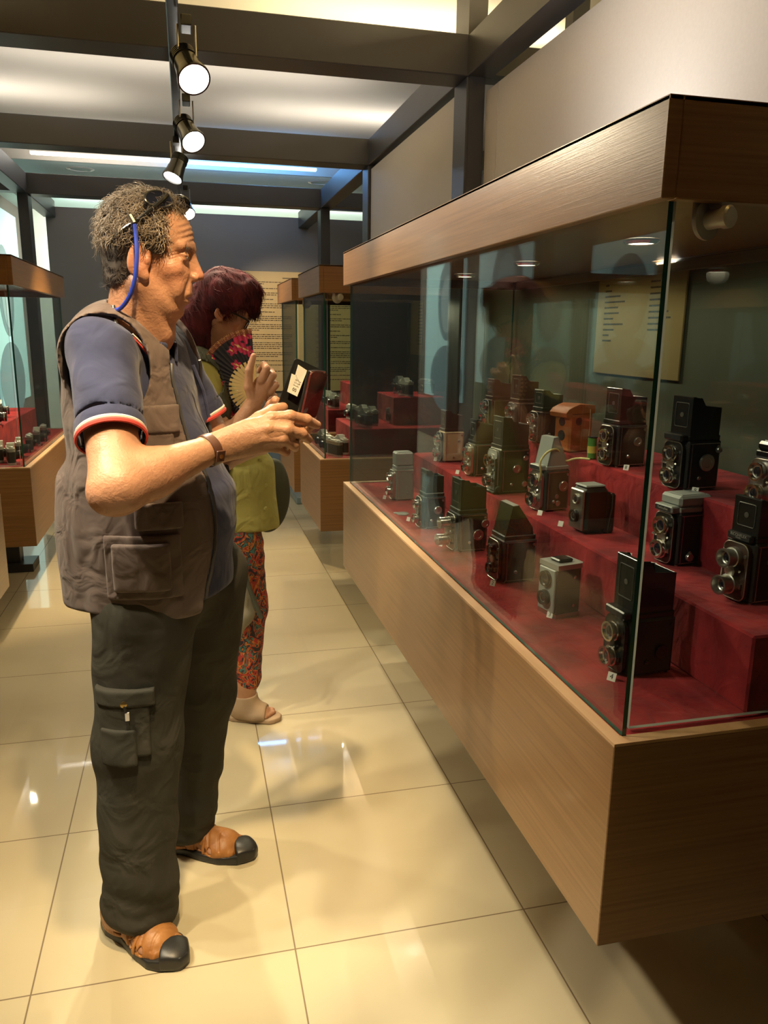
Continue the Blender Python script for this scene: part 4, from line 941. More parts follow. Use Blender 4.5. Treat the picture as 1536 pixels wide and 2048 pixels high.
# right hand (back of the hand towards the camera, fingers around the phone's foot)
def finger(p, pts, r): return chain(p, pts, r, .004)
MC = [P(543, 838, 1.640), P(536, 858, 1.625), P(530, 877, 1.625), P(522, 893, 1.635)]
FR = [ [MC[0], P(580, 833, 1.640), P(612, 840, 1.655), P(634, 850, 1.675)],
       [MC[1], P(574, 860, 1.622), P(603, 868, 1.640), P(617, 879, 1.668)],
       [MC[2], P(565, 878, 1.620), P(588, 889, 1.640), P(590, 896, 1.672)],
       [MC[3], P(553, 895, 1.632), P(571, 903, 1.650), P(572, 906, 1.675)] ]
RR = [(.0150, .0130, .0120, .0095), (.0148, .0128, .0118, .0095), (.014, .0120, .0110, .009), (.0125, .0105, .0095, .0082)]
FR = [[A(*q) for q in c] for c in FR]
def rhand(p):
    d = fcone(p, WR, A(*P(500, 872, 1.64)), .030, .036, (0.1, 1, 0.1), .62)
    for i in range(4):
        w0 = WR + (A(*MC[i]) - WR) * .15 + A(0, 0, .010 - .007 * i)
        d = smin(d, cone(p, w0, A(*MC[i]), .016, .0145), .010)
    for c, r in zip(FR, RR):
        for j, kn in enumerate(c[:-1]): d = smin(d, np.linalg.norm(p - kn, axis=1) - r[j] * (1.03 if j == 0 else 1.04), .005)
        d = smin(d, finger(p, c, r), .0035)
    th = [WR + A(.035, .025, .012), A(*P(520, 838, 1.675)), A(*P(545, 822, 1.70)), A(*P(566, 815, 1.715))]
    d = smin(d, chain(p, th, (.019, .016, .014, .0115), .006), .008)
    return d
FL = [ [A(*P(560, 838, 1.80)), A(*P(600, 838, 1.800)), A(*P(622, 835, 1.775)), A(*P(626, 822, 1.745))],
       [A(*P(560, 850, 1.80)), A(*P(600, 852, 1.800)), A(*P(622, 850, 1.770)), A(*P(622, 840, 1.745))],
       [A(*P(556, 862, 1.80)), A(*P(595, 866, 1.800)), A(*P(612, 864, 1.770)), A(*P(610, 856, 1.745))],
       [A(*P(552, 874, 1.80)), A(*P(584, 878, 1.800)), A(*P(600, 878, 1.772)), A(*P(598, 872, 1.75))] ]
def lhand(p):
    d = fcone(p, WL, A(*P(540, 852, 1.81)), .029, .034, (0, 1, 0), .6)
    for c, r in zip(FL, RR): d = smin(d, finger(p, c, r), .004)
    th = [WL + A(.03, -.01, .012), A(*P(532, 830, 1.785)), A(*P(543, 812, 1.755)), A(*P(551, 802, 1.735))]
    d = smin(d, chain(p, th, (.018, .0145, .0125, .011), .006), .008)
    return d
def arms(p):
    d = cone(p, SR, ER, .055, .047); d = smin(d, cone(p, ER, ER + (WR - ER) * .38, .046, .046), .03)
    d = smin(d, cone(p, ER + (WR - ER) * .30, WR, .046, .0285), .02)
    d = smin(d, np.linalg.norm(p - (ER + A(-.018, -.012, -.012)), axis=1) - .032, .02)
    d = smin(d, rhand(p), .012)
    e = cone(p, SL, EL, .055, .045); e = smin(e, cone(p, EL, WL, .045, .029), .02); e = smin(e, lhand(p), .012)
    return np.minimum(d, e)
# feet: heel, toe points on the floor
def footf(p, heel, toe, ank, s=1.0):
    h, t = A(*heel), A(*toe); d = (t - h); L = np.linalg.norm(d); d = d / L; sd = A(-d[1], d[0], 0)
    o = ell(p, h + d * .055 * s + A(0, 0, .045), (.042, .034, .040)); 
    b = cone(p, h + d * .05 + A(0, 0, .055), h + d * (L - .075) + A(0, 0, .033), .042, .030); o = smin(o, b, .02)
    o = smin(o, ell(p, h + d * (L - .085) + A(0, 0, .030), (.052, .052, .024)), .02)
    for k, yy in enumerate((.026, .010, -.005, -.019, -.031)):
        o = smin(o, cone(p, h + d * (L - .075) + sd * yy * 1.1 + A(0, 0, .028), h + d * (L - .022 - .008 * abs(k - 1)) + sd * yy + A(0, 0, .026), .011, .010 if k else .012), .004)
    o = smin(o, cone(p, h + d * .055 + A(0, 0, .06), A(*ank), .040, .043), .03)
    return smax(o, .012 - p[:, 2], .004)
RH, RT = (-.250, 1.822, 0), (-.080, 1.640, 0); LH, LT = (-.135, 2.115, 0), (.112, 1.996, 0)
RAN, LAN = (-.195, 1.785, .14), (-.085, 2.085, .14)
def body_sdf(p):
    d = head_sdf(p)
    d = smin(d, cone(p, HH + A(-.030, 0, -.045), A(-.105, 1.815, 1.46), .056, .066), .022)
    d = smin(d, cone(p, HH + A(-.005, 0, -.10), A(-.075, 1.81, 1.47), .038, .052), .03)
    # neck cords
    d = smin(d, cone(p, HH + A(-.035, -.052, -.060), A(-.045, 1.775, 1.46), .011, .012), .018)
    d = smin(d, cone(p, SR, SL, .050, .050), .03)
    d = smin(d, cone(p, tl(-.02, 0, 1.34), tl(0, 0, 1.0), .07, .10), .04)
    d = smin(d, arms(p), .02)
    for s, an in ((-1, RAN), (1, LAN)):
        d = smin(d, cone(p, tl(-.01, s * .08, .92), (-.14, 1.78, .5) if s < 0 else (-.005, 2.05, .5), .08, .055), .03)
        d = smin(d, cone(p, (-.14, 1.78, .5) if s < 0 else (-.005, 2.05, .5), an, .055, .043), .03)
    d = np.minimum(d, np.minimum(footf(p, RH, RT, RAN), footf(p, LH, LT, LAN)))
    return d
def skin_cols(V, H_, R_, base=(.43, .225, .135)):
    q = (V - H_) @ R_; c = np.tile(np.array(base), (len(V), 1)); x, y, z = q[:, 0], q[:, 1], q[:, 2]; ay = np.abs(y)
    def mixto(w, col): 
        nonlocal c
        w = np.clip(w, 0, 1)[:, None]; c = c * (1 - w) + np.array(col) * w
    g = lambda cx, cy, cz, r: np.exp(-(((x - cx) ** 2 + (ay - cy) ** 2 + (z - cz) ** 2) / r ** 2))
    mixto(.6 * g(.093, 0, -.034, .017), (.56, .20, .13)); mixto(.5 * g(.045, .046, -.03, .03), (.52, .20, .12)); mixto(.55 * g(-.022, .078, -.012, .035), (.52, .19, .12))
    mixto(.55 * g(.072, 0, -.0725, .012) , (.42, .16, .12)); mixto(.55 * g(.067, 0, -.088, .012), (.45, .17, .13))
    mixto(.55 * g(.074, .026, .024, .012), (.22, .14, .10))
    r = np.random.RandomState(1); n = fold(V, 90, 5) * .5 + fold(V, 230, 6) * .5
    return np.clip(c * (1 + .07 * n[:, None]), 0, 1)
hx = HH
body = sdf_obj('body', body_sdf, [((-.20, 1.66, 1.42), (.08, 1.92, 1.78), .0022), ((-.20, 1.42, 1.10), (.31, 1.74, 1.36), .0026), ((.06, 1.742, 1.14), (.30, 1.92, 1.34), .003),
      ((-.32, 1.58, .0), (.18, 2.20, .16), .0035), ((-.36, 1.55, .162), (.30, 2.25, 1.418), .009)], M['skin'], man, lambda V: skin_cols(V, HH, HR))
body['label'] = 'bare skin of head, neck, forearms and feet'
# ---- clothes of the man
def torso(p, o=0.0):
    bx, by, z = local(p); q = np.stack([bx, by, z], -1)
    d = ell(q, (-.02, 0, 1.27), (.128 + o, .185 + o, .235 + o))
    d = smin(d, ell(q, (.025, 0, 1.07), (.160 + o, .180 + o, .215 + o)), .07)
    d = smin(d, cone(q, (-.02, -.165, 1.420), (-.02, .165, 1.420), .060 + o, .060 + o), .06)
    d = smin(d, cone(q, (-.035, -.07, 1.435), (-.035, .07, 1.435), .060 + o, .060 + o), .05)
    return d
def hemtube(p, r1, r2, cx=.01):
    bx, by, z = local(p); return (np.sqrt(((bx - cx) / r1) ** 2 + (by / r2) ** 2) - 1) * min(r1, r2)
SE = SR + (ER - SR) * .66; SE2 = SL + (EL - SL) * .66
def neckhole(p): return smin(cone(p, HH + A(-.028, 0, -.06), A(-.082, 1.820, 1.475), .060, .056), cone(p, HH + A(-.0, 0, -.12), tl(.085, -.005, 1.415), .045, .012), .02)
def polo_sdf(p):
    d = torso(p)
    d = smin(d, smax(hemtube(p, .170, .185), np.abs(p[:, 2] - .99) - .12, .02), .05)
    f = fold(p, 26, 2, (1, 1, .5)) * .005 + fold(p, 48, 21, (.7, .7, 1.3)) * .0028
    for S_, E_ in ((SR, SE), (SL, SE2)):
        ax = (E_ - S_) / np.linalg.norm(E_ - S_); t = (p - S_) @ ax; L = np.linalg.norm(E_ - S_)
        sl = cone(p, S_, E_ + ax * .05, .068, .064); sl = smax(sl, t - L, .003)
        sl = smax(sl, -np.maximum(cone(p, S_ + ax * (L * .75), E_ + ax * .1, .062, .060), -(t - L * .8)), .003)
        d = smin(d, sl, .025)
    axr = (SE - SR) / np.linalg.norm(SE - SR); d = smax(d + f, -cone(p, SE + axr * .078, SE + axr * .17, .078, .078), .002)
    return smax(smax(d, -neckhole(p), .006), .872 - p[:, 2], .004)
sdf_obj('polo_shirt', polo_sdf, [((-.36, 1.44, .86), (.18, 2.18, 1.53), .0055)], M['polo'], man)
# sleeve trims
def cuff(S_, E_, r):
    ax = Vector((E_ - S_)).normalized(); c = Vector(E_)
    MB().lathe(c - ax * .010, ax, [(r, 0), (r + .0025, .002), (r + .0025, .007), (r, .0075)], 48, caps=False).build('white_cuff_stripe', M['white_cloth'], None)
def ringmesh(name, S_, E_, r, t0, t1, m):
    ax = Vector((E_ - S_)).normalized(); o = MB().lathe(Vector(E_) + ax * t0, ax, [(r - .004, 0), (r, 0), (r + .0015, (t1 - t0) / 2), (r, t1 - t0), (r - .004, t1 - t0)], 56, caps=False).build(name, M[m]); return put(o, man)
for (S_, E_) in ((SR, SE), (SL, SE2)):
    ringmesh('navy_cuff_rib', S_, E_, .0658, -.034, -.012, 'polo'); ringmesh('white_cuff_stripe', S_, E_, .0662, -.012, -.005, 'white_cloth'); ringmesh('red_cuff_stripe', S_, E_, .0665, -.005, .004, 'red_cloth')
# collar: a stand-up band around the neck, open in front, red inside
def collar_sdf(p):
    c = HH + A(-.038, .018, -.165); q = (p - c) @ rotz(math.radians(-20)) @ roty(math.radians(20)); r = np.sqrt((q[:, 0] / 1.05) ** 2 + q[:, 1] ** 2); ang = np.arctan2(q[:, 1], q[:, 0])
    d = np.abs(r - .074 - .28 * (-q[:, 2] + .01)) - .0035; d = smax(d, np.abs(q[:, 2] + .008) - .022, .004)
    return smax(d, -(np.abs(ang) - .35) * .07, .003)
sdf_obj('polo_collar', collar_sdf, [((-.26, 1.66, 1.36), (.06, 1.95, 1.55), .0035)], M['polo'], man)
pl = MB(); a0, a1 = tl(.118, -.012, 1.395), tl(.150, -.012, 1.28)
pl.tube([Vector(a0), Vector(a0.copy() * .5 + a1 * .5 + A(.006, 0, 0)), Vector(a1)], .004, 6); put(pl.build('placket_seam', M['polo']), man)
def flap(name, a, b, r0, r1, flat, k, m, cut=None):
    a = A(*a); b = A(*b); f = lambda p: fcone(p, a, b, r0, r1, flat, k)
    return sdf_obj(name, f, [(np.minimum(a, b) - .05, np.maximum(a, b) + .05, .0028)], M[m], man)
flap('red_collar_lining', P(318, 735, 1.80), P(334, 700, 1.87), .013, .020, (.6, -.7, .35), .3, 'red_cloth')
flap('collar_leaf', P(300, 735, 1.745), P(285, 700, 1.735), .016, .022, (.5, -.8, .3), .3, 'polo')
rt = MB(); rt.tube([P(262, 672, 1.705), P(280, 690, 1.712), P(300, 712, 1.722)], .0028, 6, mi=0); rt.tube([P(265, 668, 1.705), P(283, 686, 1.712), P(302, 707, 1.722)], .0022, 6, mi=1); put(rt.build('collar_edging', [M['red_cloth'], M['white_cloth']]), man)
# vest
def vest_outer(p):
    d = torso(p, .024)
    bx, by, z = local(p)
    r1 = .178 + .022 * np.clip((1.25 - z) / .3, 0, 1); 
    h = (np.sqrt(((bx + .008) / r1) ** 2 + (by / .200) ** 2) - 1) * .18
    h = smax(h, np.abs(z - 1.0) - .16, .03)
    d = smin(d, h, .06)
    d = smin(d, ell(np.stack([bx, by, z], -1), (-.09, -.01, 1.02), (.108, .165, .20)), .04)
    f = fold(p, 17, 4, (1, 1, .45)) * .008 + fold(p, 40, 8, (1, 1, .5)) * .0030
    return d + f * np.clip((1.5 - z) / .2, 0, 1)
def armhole(p, s): return fcone(p, tl(-.005, s * .185, 1.395), tl(.015, s * .40, 1.30), .088, .135, (0, 0, 1), 1.25)
def vest_open(p):
    bx, by, z = local(p); w = np.interp(z, [.84, 1.0, 1.2, 1.38, 1.47], [.130, .132, .138, .125, .085]).astype(np.float32)
    return np.maximum(np.abs(by - .025) - w, -(bx - .01))
def vest_sdf(p, t=.0065, extra=0.0):
    o = vest_outer(p) - extra; d = np.maximum(o, -(o + 2 * t + extra))
    d = smax(d, -vest_open(p), .004)
    for s in (-1, 1): d = smax(d, -armhole(p, s), .004)
    d = smax(d, -cone(p, HH + A(-.028, 0, -.06), A(-.085, 1.822, 1.40), .070, .074), .004)
    return smax(d, (.865 + .02 * np.sin(p[:, 0] * 9 + p[:, 1] * 14)) - p[:, 2], .003)
sdf_obj('vest', vest_sdf, [((-.38, 1.60, .83), (.20, 2.18, 1.54), .0052)], M['vest'], man)
def patch(name, x0, x1, z0, z1, ex, m='vest', slope=0.0, h=.004):
    def f(p):
        o = vest_outer(p); d = smax(np.maximum(o - ex, -(o + .002)), -vest_open(p), .002)
        zz = p[:, 2] - slope * (p[:, 0] - x0)
        d = smax(d, np.maximum(np.maximum(x0 - p[:, 0], p[:, 0] - x1), np.maximum(z0 - zz, zz - z1)), .004)
        return np.maximum(d, p[:, 1] - 1.86)
    return sdf_obj(name, f, [((x0 - .02, 1.58, min(z0, z0 + slope * (x1 - x0)) - .02), (x1 + .02, 1.88, max(z1, z1 + slope * (x1 - x0)) + .02), h)], M[m], man)
def wx(px, py, Y=1.675): return P(px, py, Y)
def rect_patch(name, pxa, pya, pxb, pyb, ex, **k):
    a = wx(pxa, pya); b = wx(pxb, pyb); return patch(name, a[0], b[0], b[2], a[2], ex, **k)
rect_patch('lower_pocket', 222, 1085, 345, 1175, .016)
rect_patch('side_pocket', 205, 1070, 368, 1192, .007)
rect_patch('middle_pocket_flap', 268, 1003, 368, 1052, .011)
rect_patch('chest_pocket_flap', 243, 812, 360, 868, .010)
rect_patch('chest_pocket', 252, 850, 352, 945, .006)
# zips
def zipper(name, a, b, m='brass'):
    z = MB(); a = Vector(a); b = Vector(b); z.tube([a, b], .0016, 6); 
    return put(z.build(name, M[m]), man)
zp = MB(); Yz = 1.635
zc = P(294, 1102, 1.648); zp.box(zc - Vector((.006, .004, .004)), zc + Vector((.006, .001, .004)), bev=.001)
zp.tube([zc + Vector((-.003, -.004, -.003)), P(280, 1128, 1.645), P(278, 1131, 1.645), P(283, 1131, 1.644), P(290, 1112, 1.644)], .0012, 6)
put(zp.build('pocket_zip_pull', M['brass']), man)
# front edge zip: follows the opening on the near side
def surf_pt(z, off):
    """walk along the opening edge at height z"""
    w_ = float(np.interp(z, [.84, 1.0, 1.2, 1.38, 1.47], [.130, .132, .138, .125, .085])); by = .025 - w_ if off < 0 else .025 + w_
    bx = np.linspace(.02, .25, 120); pts = np.stack([tl(b, by, z) for b in bx]); dd = vest_outer(pts); k = int(np.argmin(np.abs(dd))); return pts[k]
for s in (-1, 1):
    path = [Vector(surf_pt(z, s)) for z in np.linspace(.885, 1.40, 40)]
    put(MB().tube(path, .0042, 7).build('front_zip', M['steel']), man)
# trousers
KR, KL = (-.150, 1.775, .52), (.000, 2.05, .50)
def trouser_sdf(p):
    bx, by, z = local(p); q = np.stack([bx, by, z], -1)
    d = ell(q, (.0, 0, .93), (.150, .175, .16))
    f = 0
    for (hip, kn, an, r0, r1, r2) in (((-.115, 1.775, .86), KR, (-.172, 1.775, .09), .118, .096, .088), ((.005, 1.965, .86), KL, (-.058, 2.075, .09), .120, .088, .076)):
        leg = cone(p, hip, kn, r0, r1); leg = smin(leg, cone(p, kn, an, r1, r2), .04); d = smin(d, leg, .045)
    lo = np.clip((.40 - z) / .35, 0, 1)
    f = fold(p, 20, 11, (1, 1, .6)) * .007 + fold(p, 34, 12, (.6, .6, 1.7)) * .010 * lo + fold(p, 46, 14, (1, 1, .5)) * .0035
    d = d + f
    hz = np.where(p[:, 1] < 1.93, .035 + .25 * np.clip(-(p[:, 0] + .12), -.1, .2), .055)
    d = smax(d, hz - z, .004)
    for an in ((-.172, 1.775, .09), (-.058, 2.075, .09)): d = smax(d, -cone(p, (an[0], an[1], .02), (an[0], an[1], .09), .082 if an[1] < 1.9 else .068, .05), .004)
    return d
sdf_obj('trousers', trouser_sdf, [((-.34, 1.62, .0), (.20, 2.22, 1.0), .0055)], M['trouser'], man)
def leg_patch(name, pxa, pya, pxb, pyb, ex, h=.004):
    a = wx(pxa, pya, 1.69); b = wx(pxb, pyb, 1.69)
    def f(p):
        o = trouser_sdf(p); d = np.maximum(o - ex, -(o + .002))
        d = smax(d, np.maximum(np.maximum(a[0] - p[:, 0], p[:, 0] - b[0]), np.maximum(b[2] - p[:, 2], p[:, 2] - a[2])), .004)
        return np.maximum(d, p[:, 1] - 1.80)
    return sdf_obj(name, f, [((a[0] - .02, 1.62, b[2] - .02), (b[0] + .02, 1.80, a[2] + .02), h)], M['trouser'], man)
leg_patch('thigh_pocket', 192, 1385, 305, 1500, .013)
leg_patch('thigh_pocket_flap', 188, 1378, 312, 1400, .018)
leg_patch('thigh_pocket_panel', 200, 1455, 278, 1518, .019)
zt_ = MB(); c = P(247, 1410, 1.652); zt_.lathe(c, (0, -1, 0), [(.007, -.003), (.007, .001), (.003, .002)], 16); put(zt_.build('thigh_zip_pull', M['brass']), man)
zt_ = MB(); zt_.tube([P(248, 1414, 1.650), P(252, 1426, 1.648)], .003, 6); put(zt_.build('zip_cord', M['rubber']), man)
zt_ = MB(); zt_.box(P(251, 1441, 1.650), P(258, 1426, 1.646)); put(zt_.build('zip_tag', M['white_cloth'], smooth=0), man)
# sandals
def sandal(heel, toe, ank):
    h, t_ = A(*heel), A(*toe); dd = (t_ - h); L = float(np.linalg.norm(dd)); dd = dd / L; sd = A(-dd[1], dd[0], 0)
    lo = np.minimum(h, t_) - .07; hi = np.maximum(h, t_) + .07; lo[2] = -.01; hi[2] = .125
    out = []
    def uv(p): q = p - h; return q @ dd, q @ sd, p[:, 2]
    def outline(u, v):
        ww = np.interp(u, [-.02, 0, .03, .09, .15, .20, L - .02, L + .012, L + .03], [.012, .030, .041, .040, .052, .056, .046, .022, .004]).astype(np.float32)
        return np.maximum(np.abs(v) - ww, np.maximum(-.018 - u, u - L - .022))
    def sole(p): u, v, z = uv(p); return smax(outline(u, v), np.maximum(.0 - z, z - .024 - .012 * np.clip((u - L + .05) / .06, 0, 1)), .006)
    def upper(p):
        u, v, z = uv(p); f_ = footf(p, heel, toe, ank); d = np.maximum(f_ - .0055, -(f_ + .004)); d = smax(d, .018 - z, .003); d = smax(d, outline(u, v) - .004, .004)
        d = smax(d, z - np.interp(u, [-.02, .03, .07, .12, .3], [.088, .085, .095, .105, .105]).astype(np.float32), .003)
        for (cu, cv, cz, ru, rz_) in ((.085, .05, .045, .018, .012), (.145, .055, .034, .020, .012), (.175, .052, .034, .008, .010)):
            for s in (-1, 1): d = smax(d, -ell(np.stack([u, v, z], -1), (cu, s * cv, cz), (ru, .03, rz_)), .003)
        for k_ in (.128, .160, .190): d = d + .0022 * np.exp(-((u - k_ - 6 * v * v) / .0028) ** 2) * (z > .04)
        return d + .0006 * np.sin(u * 700) * (np.abs(z - .030) < .008)
    def straps(p):
        u, v, z = uv(p); f_ = footf(p, heel, toe, ank); o = np.maximum(f_ - .0085, -(f_ - .002))
        k = np.minimum(np.abs(u - .105 - .18 * np.abs(v)) - .013, np.abs(u - .150 - .10 * np.abs(v)) - .005); k = np.minimum(k, np.maximum(np.abs(v) - .012, np.abs(u - .12) - .03))
        return smax(smax(o, k, .003), .022 - z, .003)
    def cap(p):
        u, v, z = uv(p); d = ell(np.stack([u, v, z], -1), (L - .035, 0, .020), (.062, .053, .032)); d = smax(d, smax(outline(u, v) - .003, .003 - z, .003), .006)
        return smax(d, (L - .040 + 11.0 * v * v) - u, .003)
    ax = lambda f, n, m, hh=.003: sdf_obj(n, f, [(lo, hi, hh)], M[m], man)
    ax(sole, 'sandal', 'rubber'); ax(upper, 'sandal_upper', 'sandal', .0024); ax(straps, 'sandal_strap', 'sandal'); ax(cap, 'sandal_toe_cap', 'rubber')
sandal(RH, RT, RAN); sandal(LH, LT, LAN)
# ---- hair: a scalp cap and many curled locks
def locks(name, seeds, m, parent, n, L, r, droop, curl, seed=1, seg=7, back=0.0, fwdv=(1, 0, 0), lay=0.6):
    """seeds: (points, normals)"""
    rs = np.random.RandomState(seed); pts, nrm = seeds; V = []; F = []; o = 0
    idx = rs.randint(0, len(pts), n)
    for i in idx:
        p = Vector(pts[i]); nn = Vector(nrm[i]); tan = Vector(rs.randn(3)).cross(nn).normalized()
        flow = (Vector(fwdv) * -back + Vector((0, 0, -droop)) + Vector(rs.randn(3)) * .5); flow = flow - nn * flow.dot(nn); flow = flow.normalized() if flow.length > 1e-4 else tan
        side = nn.cross(flow); l = L * (.6 + .8 * rs.rand()); ph = rs.rand() * 6.28; cr = curl * (.5 + rs.rand()); path = []; q = p - nn * .002; dirn = (nn * (1 - lay) + flow * lay).normalized()
        for k in range(seg):
            t = k / (seg - 1); path.append(q.copy())
            dirn = (dirn + flow * .25 - nn * .18 * t + side * math.sin(ph + t * 6) * cr + nn * math.cos(ph + t * 5) * cr * .5 + Vector((0, 0, -droop * .08))).normalized(); q = q + dirn * (l / seg)
        a = side
        for k, q in enumerate(path):
            t = k / (seg - 1); rr = r * (1 - t * .85); d_ = (path[min(k + 1, seg - 1)] - path[max(k - 1, 0)]).normalized(); a = (a - d_ * a.dot(d_)); a = a.normalized() if a.length > 1e-5 else d_.orthogonal().normalized(); b = d_.cross(a)
            for c_ in range(3): th = 2.094 * c_; V.append(q + (a * math.cos(th) + b * math.sin(th)) * rr)
        for k in range(seg - 1):
            for c_ in range(3): c2 = (c_ + 1) % 3; F.append((o + k * 3 + c_, o + k * 3 + c2, o + k * 3 + 3 + c2, o + k * 3 + 3 + c_))
        o += seg * 3
    me = bpy.data.meshes.new(name); me.from_pydata([tuple(v) for v in V], [], F); me.materials.append(M[m]); me.polygons.foreach_set('use_smooth', [True] * len(F))
    ob = bpy.data.objects.new(name, me); COL.objects.link(ob); return put(ob, parent) if parent is not None else ob
def cap_seeds(obj, n=6000):
    me = obj.data; co = np.empty(len(me.vertices) * 3); me.vertices.foreach_get('co', co); no = np.empty(len(me.vertices) * 3); me.vertices.foreach_get('normal', no); return co.reshape(-1, 3), no.reshape(-1, 3)
def hairline(q):
    """positive where the man's scalp carries hair"""
    x, y, z = q[:, 0], q[:, 1], q[:, 2]; ay = np.abs(y)
    a = .052 - x + .35 * np.clip(.1 - z, -.05, .05) * 0          # nothing in front of this
    top = (z - (.072 + .6 * (x - .04)))                           # above the brow line
    side = np.minimum(.028 - x, z + .012)                         # temple with short sideburn
    backh = np.minimum(-.032 - x, z + .050 - .25 * (x + .032))                        # nape
    over = np.minimum(.020 - x, z - .022)
    t = np.minimum(.060 - x - 2.0 * ay * ay * 8, z - .070 - .0 * x)
    return np.maximum(np.maximum(np.maximum(t, over), backh), np.minimum(side, z - .0 ))
def haircap(p):
    q = (p - HH) @ HR; d = ell(q, (-.014, 0, .040), (.083, .072, .080)); d = smin(d, ell(q, (.022, 0, .042), (.060, .060, .058)), .02)
    d = smin(d, cone(q, (-.040, 0, .0), (-.040, 0, -.070), .058, .048), .02)
    return smax(d - .007 + fold(p, 130, 3) * .0022, -hairline(q) * .8, .006)
capo = sdf_obj('scalp_hair', haircap, [((-.19, 1.69, 1.50), (.04, 1.89, 1.80), .003)], M['hairdark'], man)
cs = cap_seeds(capo)
sel = (((cs[0] - HH) @ HR)[:, 2] > .02) ; fr_n = (cs[1][:, 2] > -.3)
k1 = sel & fr_n
locks('curly_hair', (cs[0][k1], cs[1][k1]), 'hair', man, 4200, .036, .0010, .25, .55, seed=3, back=.55, lay=.45)
k2 = (((cs[0] - HH) @ HR)[:, 2] <= .03)
locks('nape_hair', (cs[0][k2], cs[1][k2]), 'hairdark', man, 2200, .020, .0009, .8, .3, seed=4, back=.3, lay=.75)
eb = np.array([[.083 - .35 * abs(y) + .002, y, .022 - .15 * abs(abs(y) - .03)] for y in np.linspace(-.047, .047, 90) if abs(y) > .012]); ebw = HH + eb @ HR.T
locks('eyebrows', (ebw, np.tile((A(1, 0, .1) @ HR.T), (len(ebw), 1))), 'hairdark', man, 420, .012, .0006, .0, .3, seed=5, lay=.7)
# arm hair glints
for s_ in (-1, 1):
    ey = MB(); c_ = A(.0603, s_ * .0325, .001); ey.lathe(HH + (c_ - A(.0, 0, 0)) @ HR.T, (0, 0, 1), [(.0140 * math.cos(a), .0113 * math.sin(a)) for a in np.linspace(-PI / 2, PI / 2, 14)], 24, caps=False)
    ir = HH + (c_ + A(.0126, -.0015, -.0015)) @ HR.T; ey.lathe(ir, (1, -.1, -.1), [(.0052, 0), (.0048, .0012), (0, .0018)], 16, mi=1); put(ey.build('eye', [M['eyewhite'], M['iris']]), man)
# ---- sunglasses on the head with a blue neck strap
sg = thing('sunglasses', 'black sunglasses pushed up on the man\'s hair with a blue neck strap', 'sunglasses', (HH[0], HH[1], HH[2] + .12))
hw = lambda x, y, z: Vector(HH + A(x, y, z) @ HR.T)
for s in (-1, 1):
    l = MB(); c = Vector(P(316, 400, 1.728)) if s < 0 else hw(.046, .046, .112); ax = Vector((.42, s * .72, .50)).normalized()
    u_ = Vector((.80, 0, .42)); u_ = (u_ - ax * u_.dot(ax)).normalized(); v_ = ax.cross(u_)
    ring = [c + u_ * .031 * math.cos(a) + v_ * .019 * math.sin(a) + ax * .002 for a in np.linspace(0, 2 * PI, 30)]
    l.tube(ring, .0028, 8, mi=0); l.prism(ring[:-1], ax * .002, mi=1); put(l.build('sunglass_lens', [M['blackpaint'], M['lens']]), sg)
    tm = MB(); tm.tube([hw(.034, s * .062, .116), hw(.020, s * .078, .098), hw(-.020, s * .086, .062), hw(-.050, s * .084, .042), hw(-.075, s * .070, .018)], [.0045, .005, .004, .0035, .003], 8); put(tm.build('temple_arm', M['blackpaint']), sg)
br = MB(); br.tube([hw(.058, -.012, .118), hw(.062, 0, .122), hw(.058, .012, .118)], .003, 8); put(br.build('bridge', M['blackpaint']), sg)
cl = MB(); a_, b_ = P(259, 430, 1.700), P(268, 446, 1.698); cl.tube([a_, b_], .0058, 8); cl.tube([P(272, 458, 1.697), P(273, 470, 1.697)], .0040, 8); put(cl.build('metal_clasp', M['satin']), sg)
st_pts = [P(269, 448, 1.697), P(272, 470, 1.696), P(274, 500, 1.690), P(273, 530, 1.688), P(270, 560, 1.690), P(262, 588, 1.698), P(250, 608, 1.710), P(238, 620, 1.725), P(229, 620, 1.745), P(226, 612, 1.76)]
sp = []
for a, b in zip(st_pts[:-1], st_pts[1:]):
    for k in range(4): sp.append(a.lerp(b, k / 4))
for _ in range(3): sp = [sp[0]] + [(sp[i - 1] + sp[i] * 2 + sp[i + 1]) / 4 for i in range(1, len(sp) - 1)] + [sp[-1]]
put(MB().tube(sp, .0042, 8).build('blue_strap', M['blueband']), sg)
bk = [P(227, 612, 1.745), P(230, 640, 1.725), P(238, 665, 1.70), P(250, 680, 1.69)]
put(MB().tube(bk, .0038, 8).build('black_strap_end', M['rubber']), sg)
# ---- wristwatch
ww = thing('wristwatch', 'brown leather strap watch on the man\'s right wrist', 'watch', tuple(WR))
ax = Vector(WR - ER).normalized(); wc = Vector(WR) - ax * .006
put(MB().lathe(wc - ax * .010, ax, [(.0325, 0), (.0345, .002), (.0345, .018), (.0325, .020)], 40, caps=False).build('watch_strap', M['watchstrap']), ww)
bz = P(446, 916, 1.598); dn = (bz - wc); dn = (dn - ax * dn.dot(ax)).normalized()
k = MB(); bc = wc + dn * .034; k.box((-.011, -.012, -.001), (.011, .012, .003), bev=.001, T=Matrix.Translation(bc) @ dn.to_track_quat('Z', 'Y').to_matrix().to_4x4()); k.lathe(bc + dn * .003, dn, [(.0045, 0), (.0045, .0015), (.002, .002)], 16, mi=1)
put(k.build('watch_buckle', [M['watchstrap'], M['brass']]), ww)
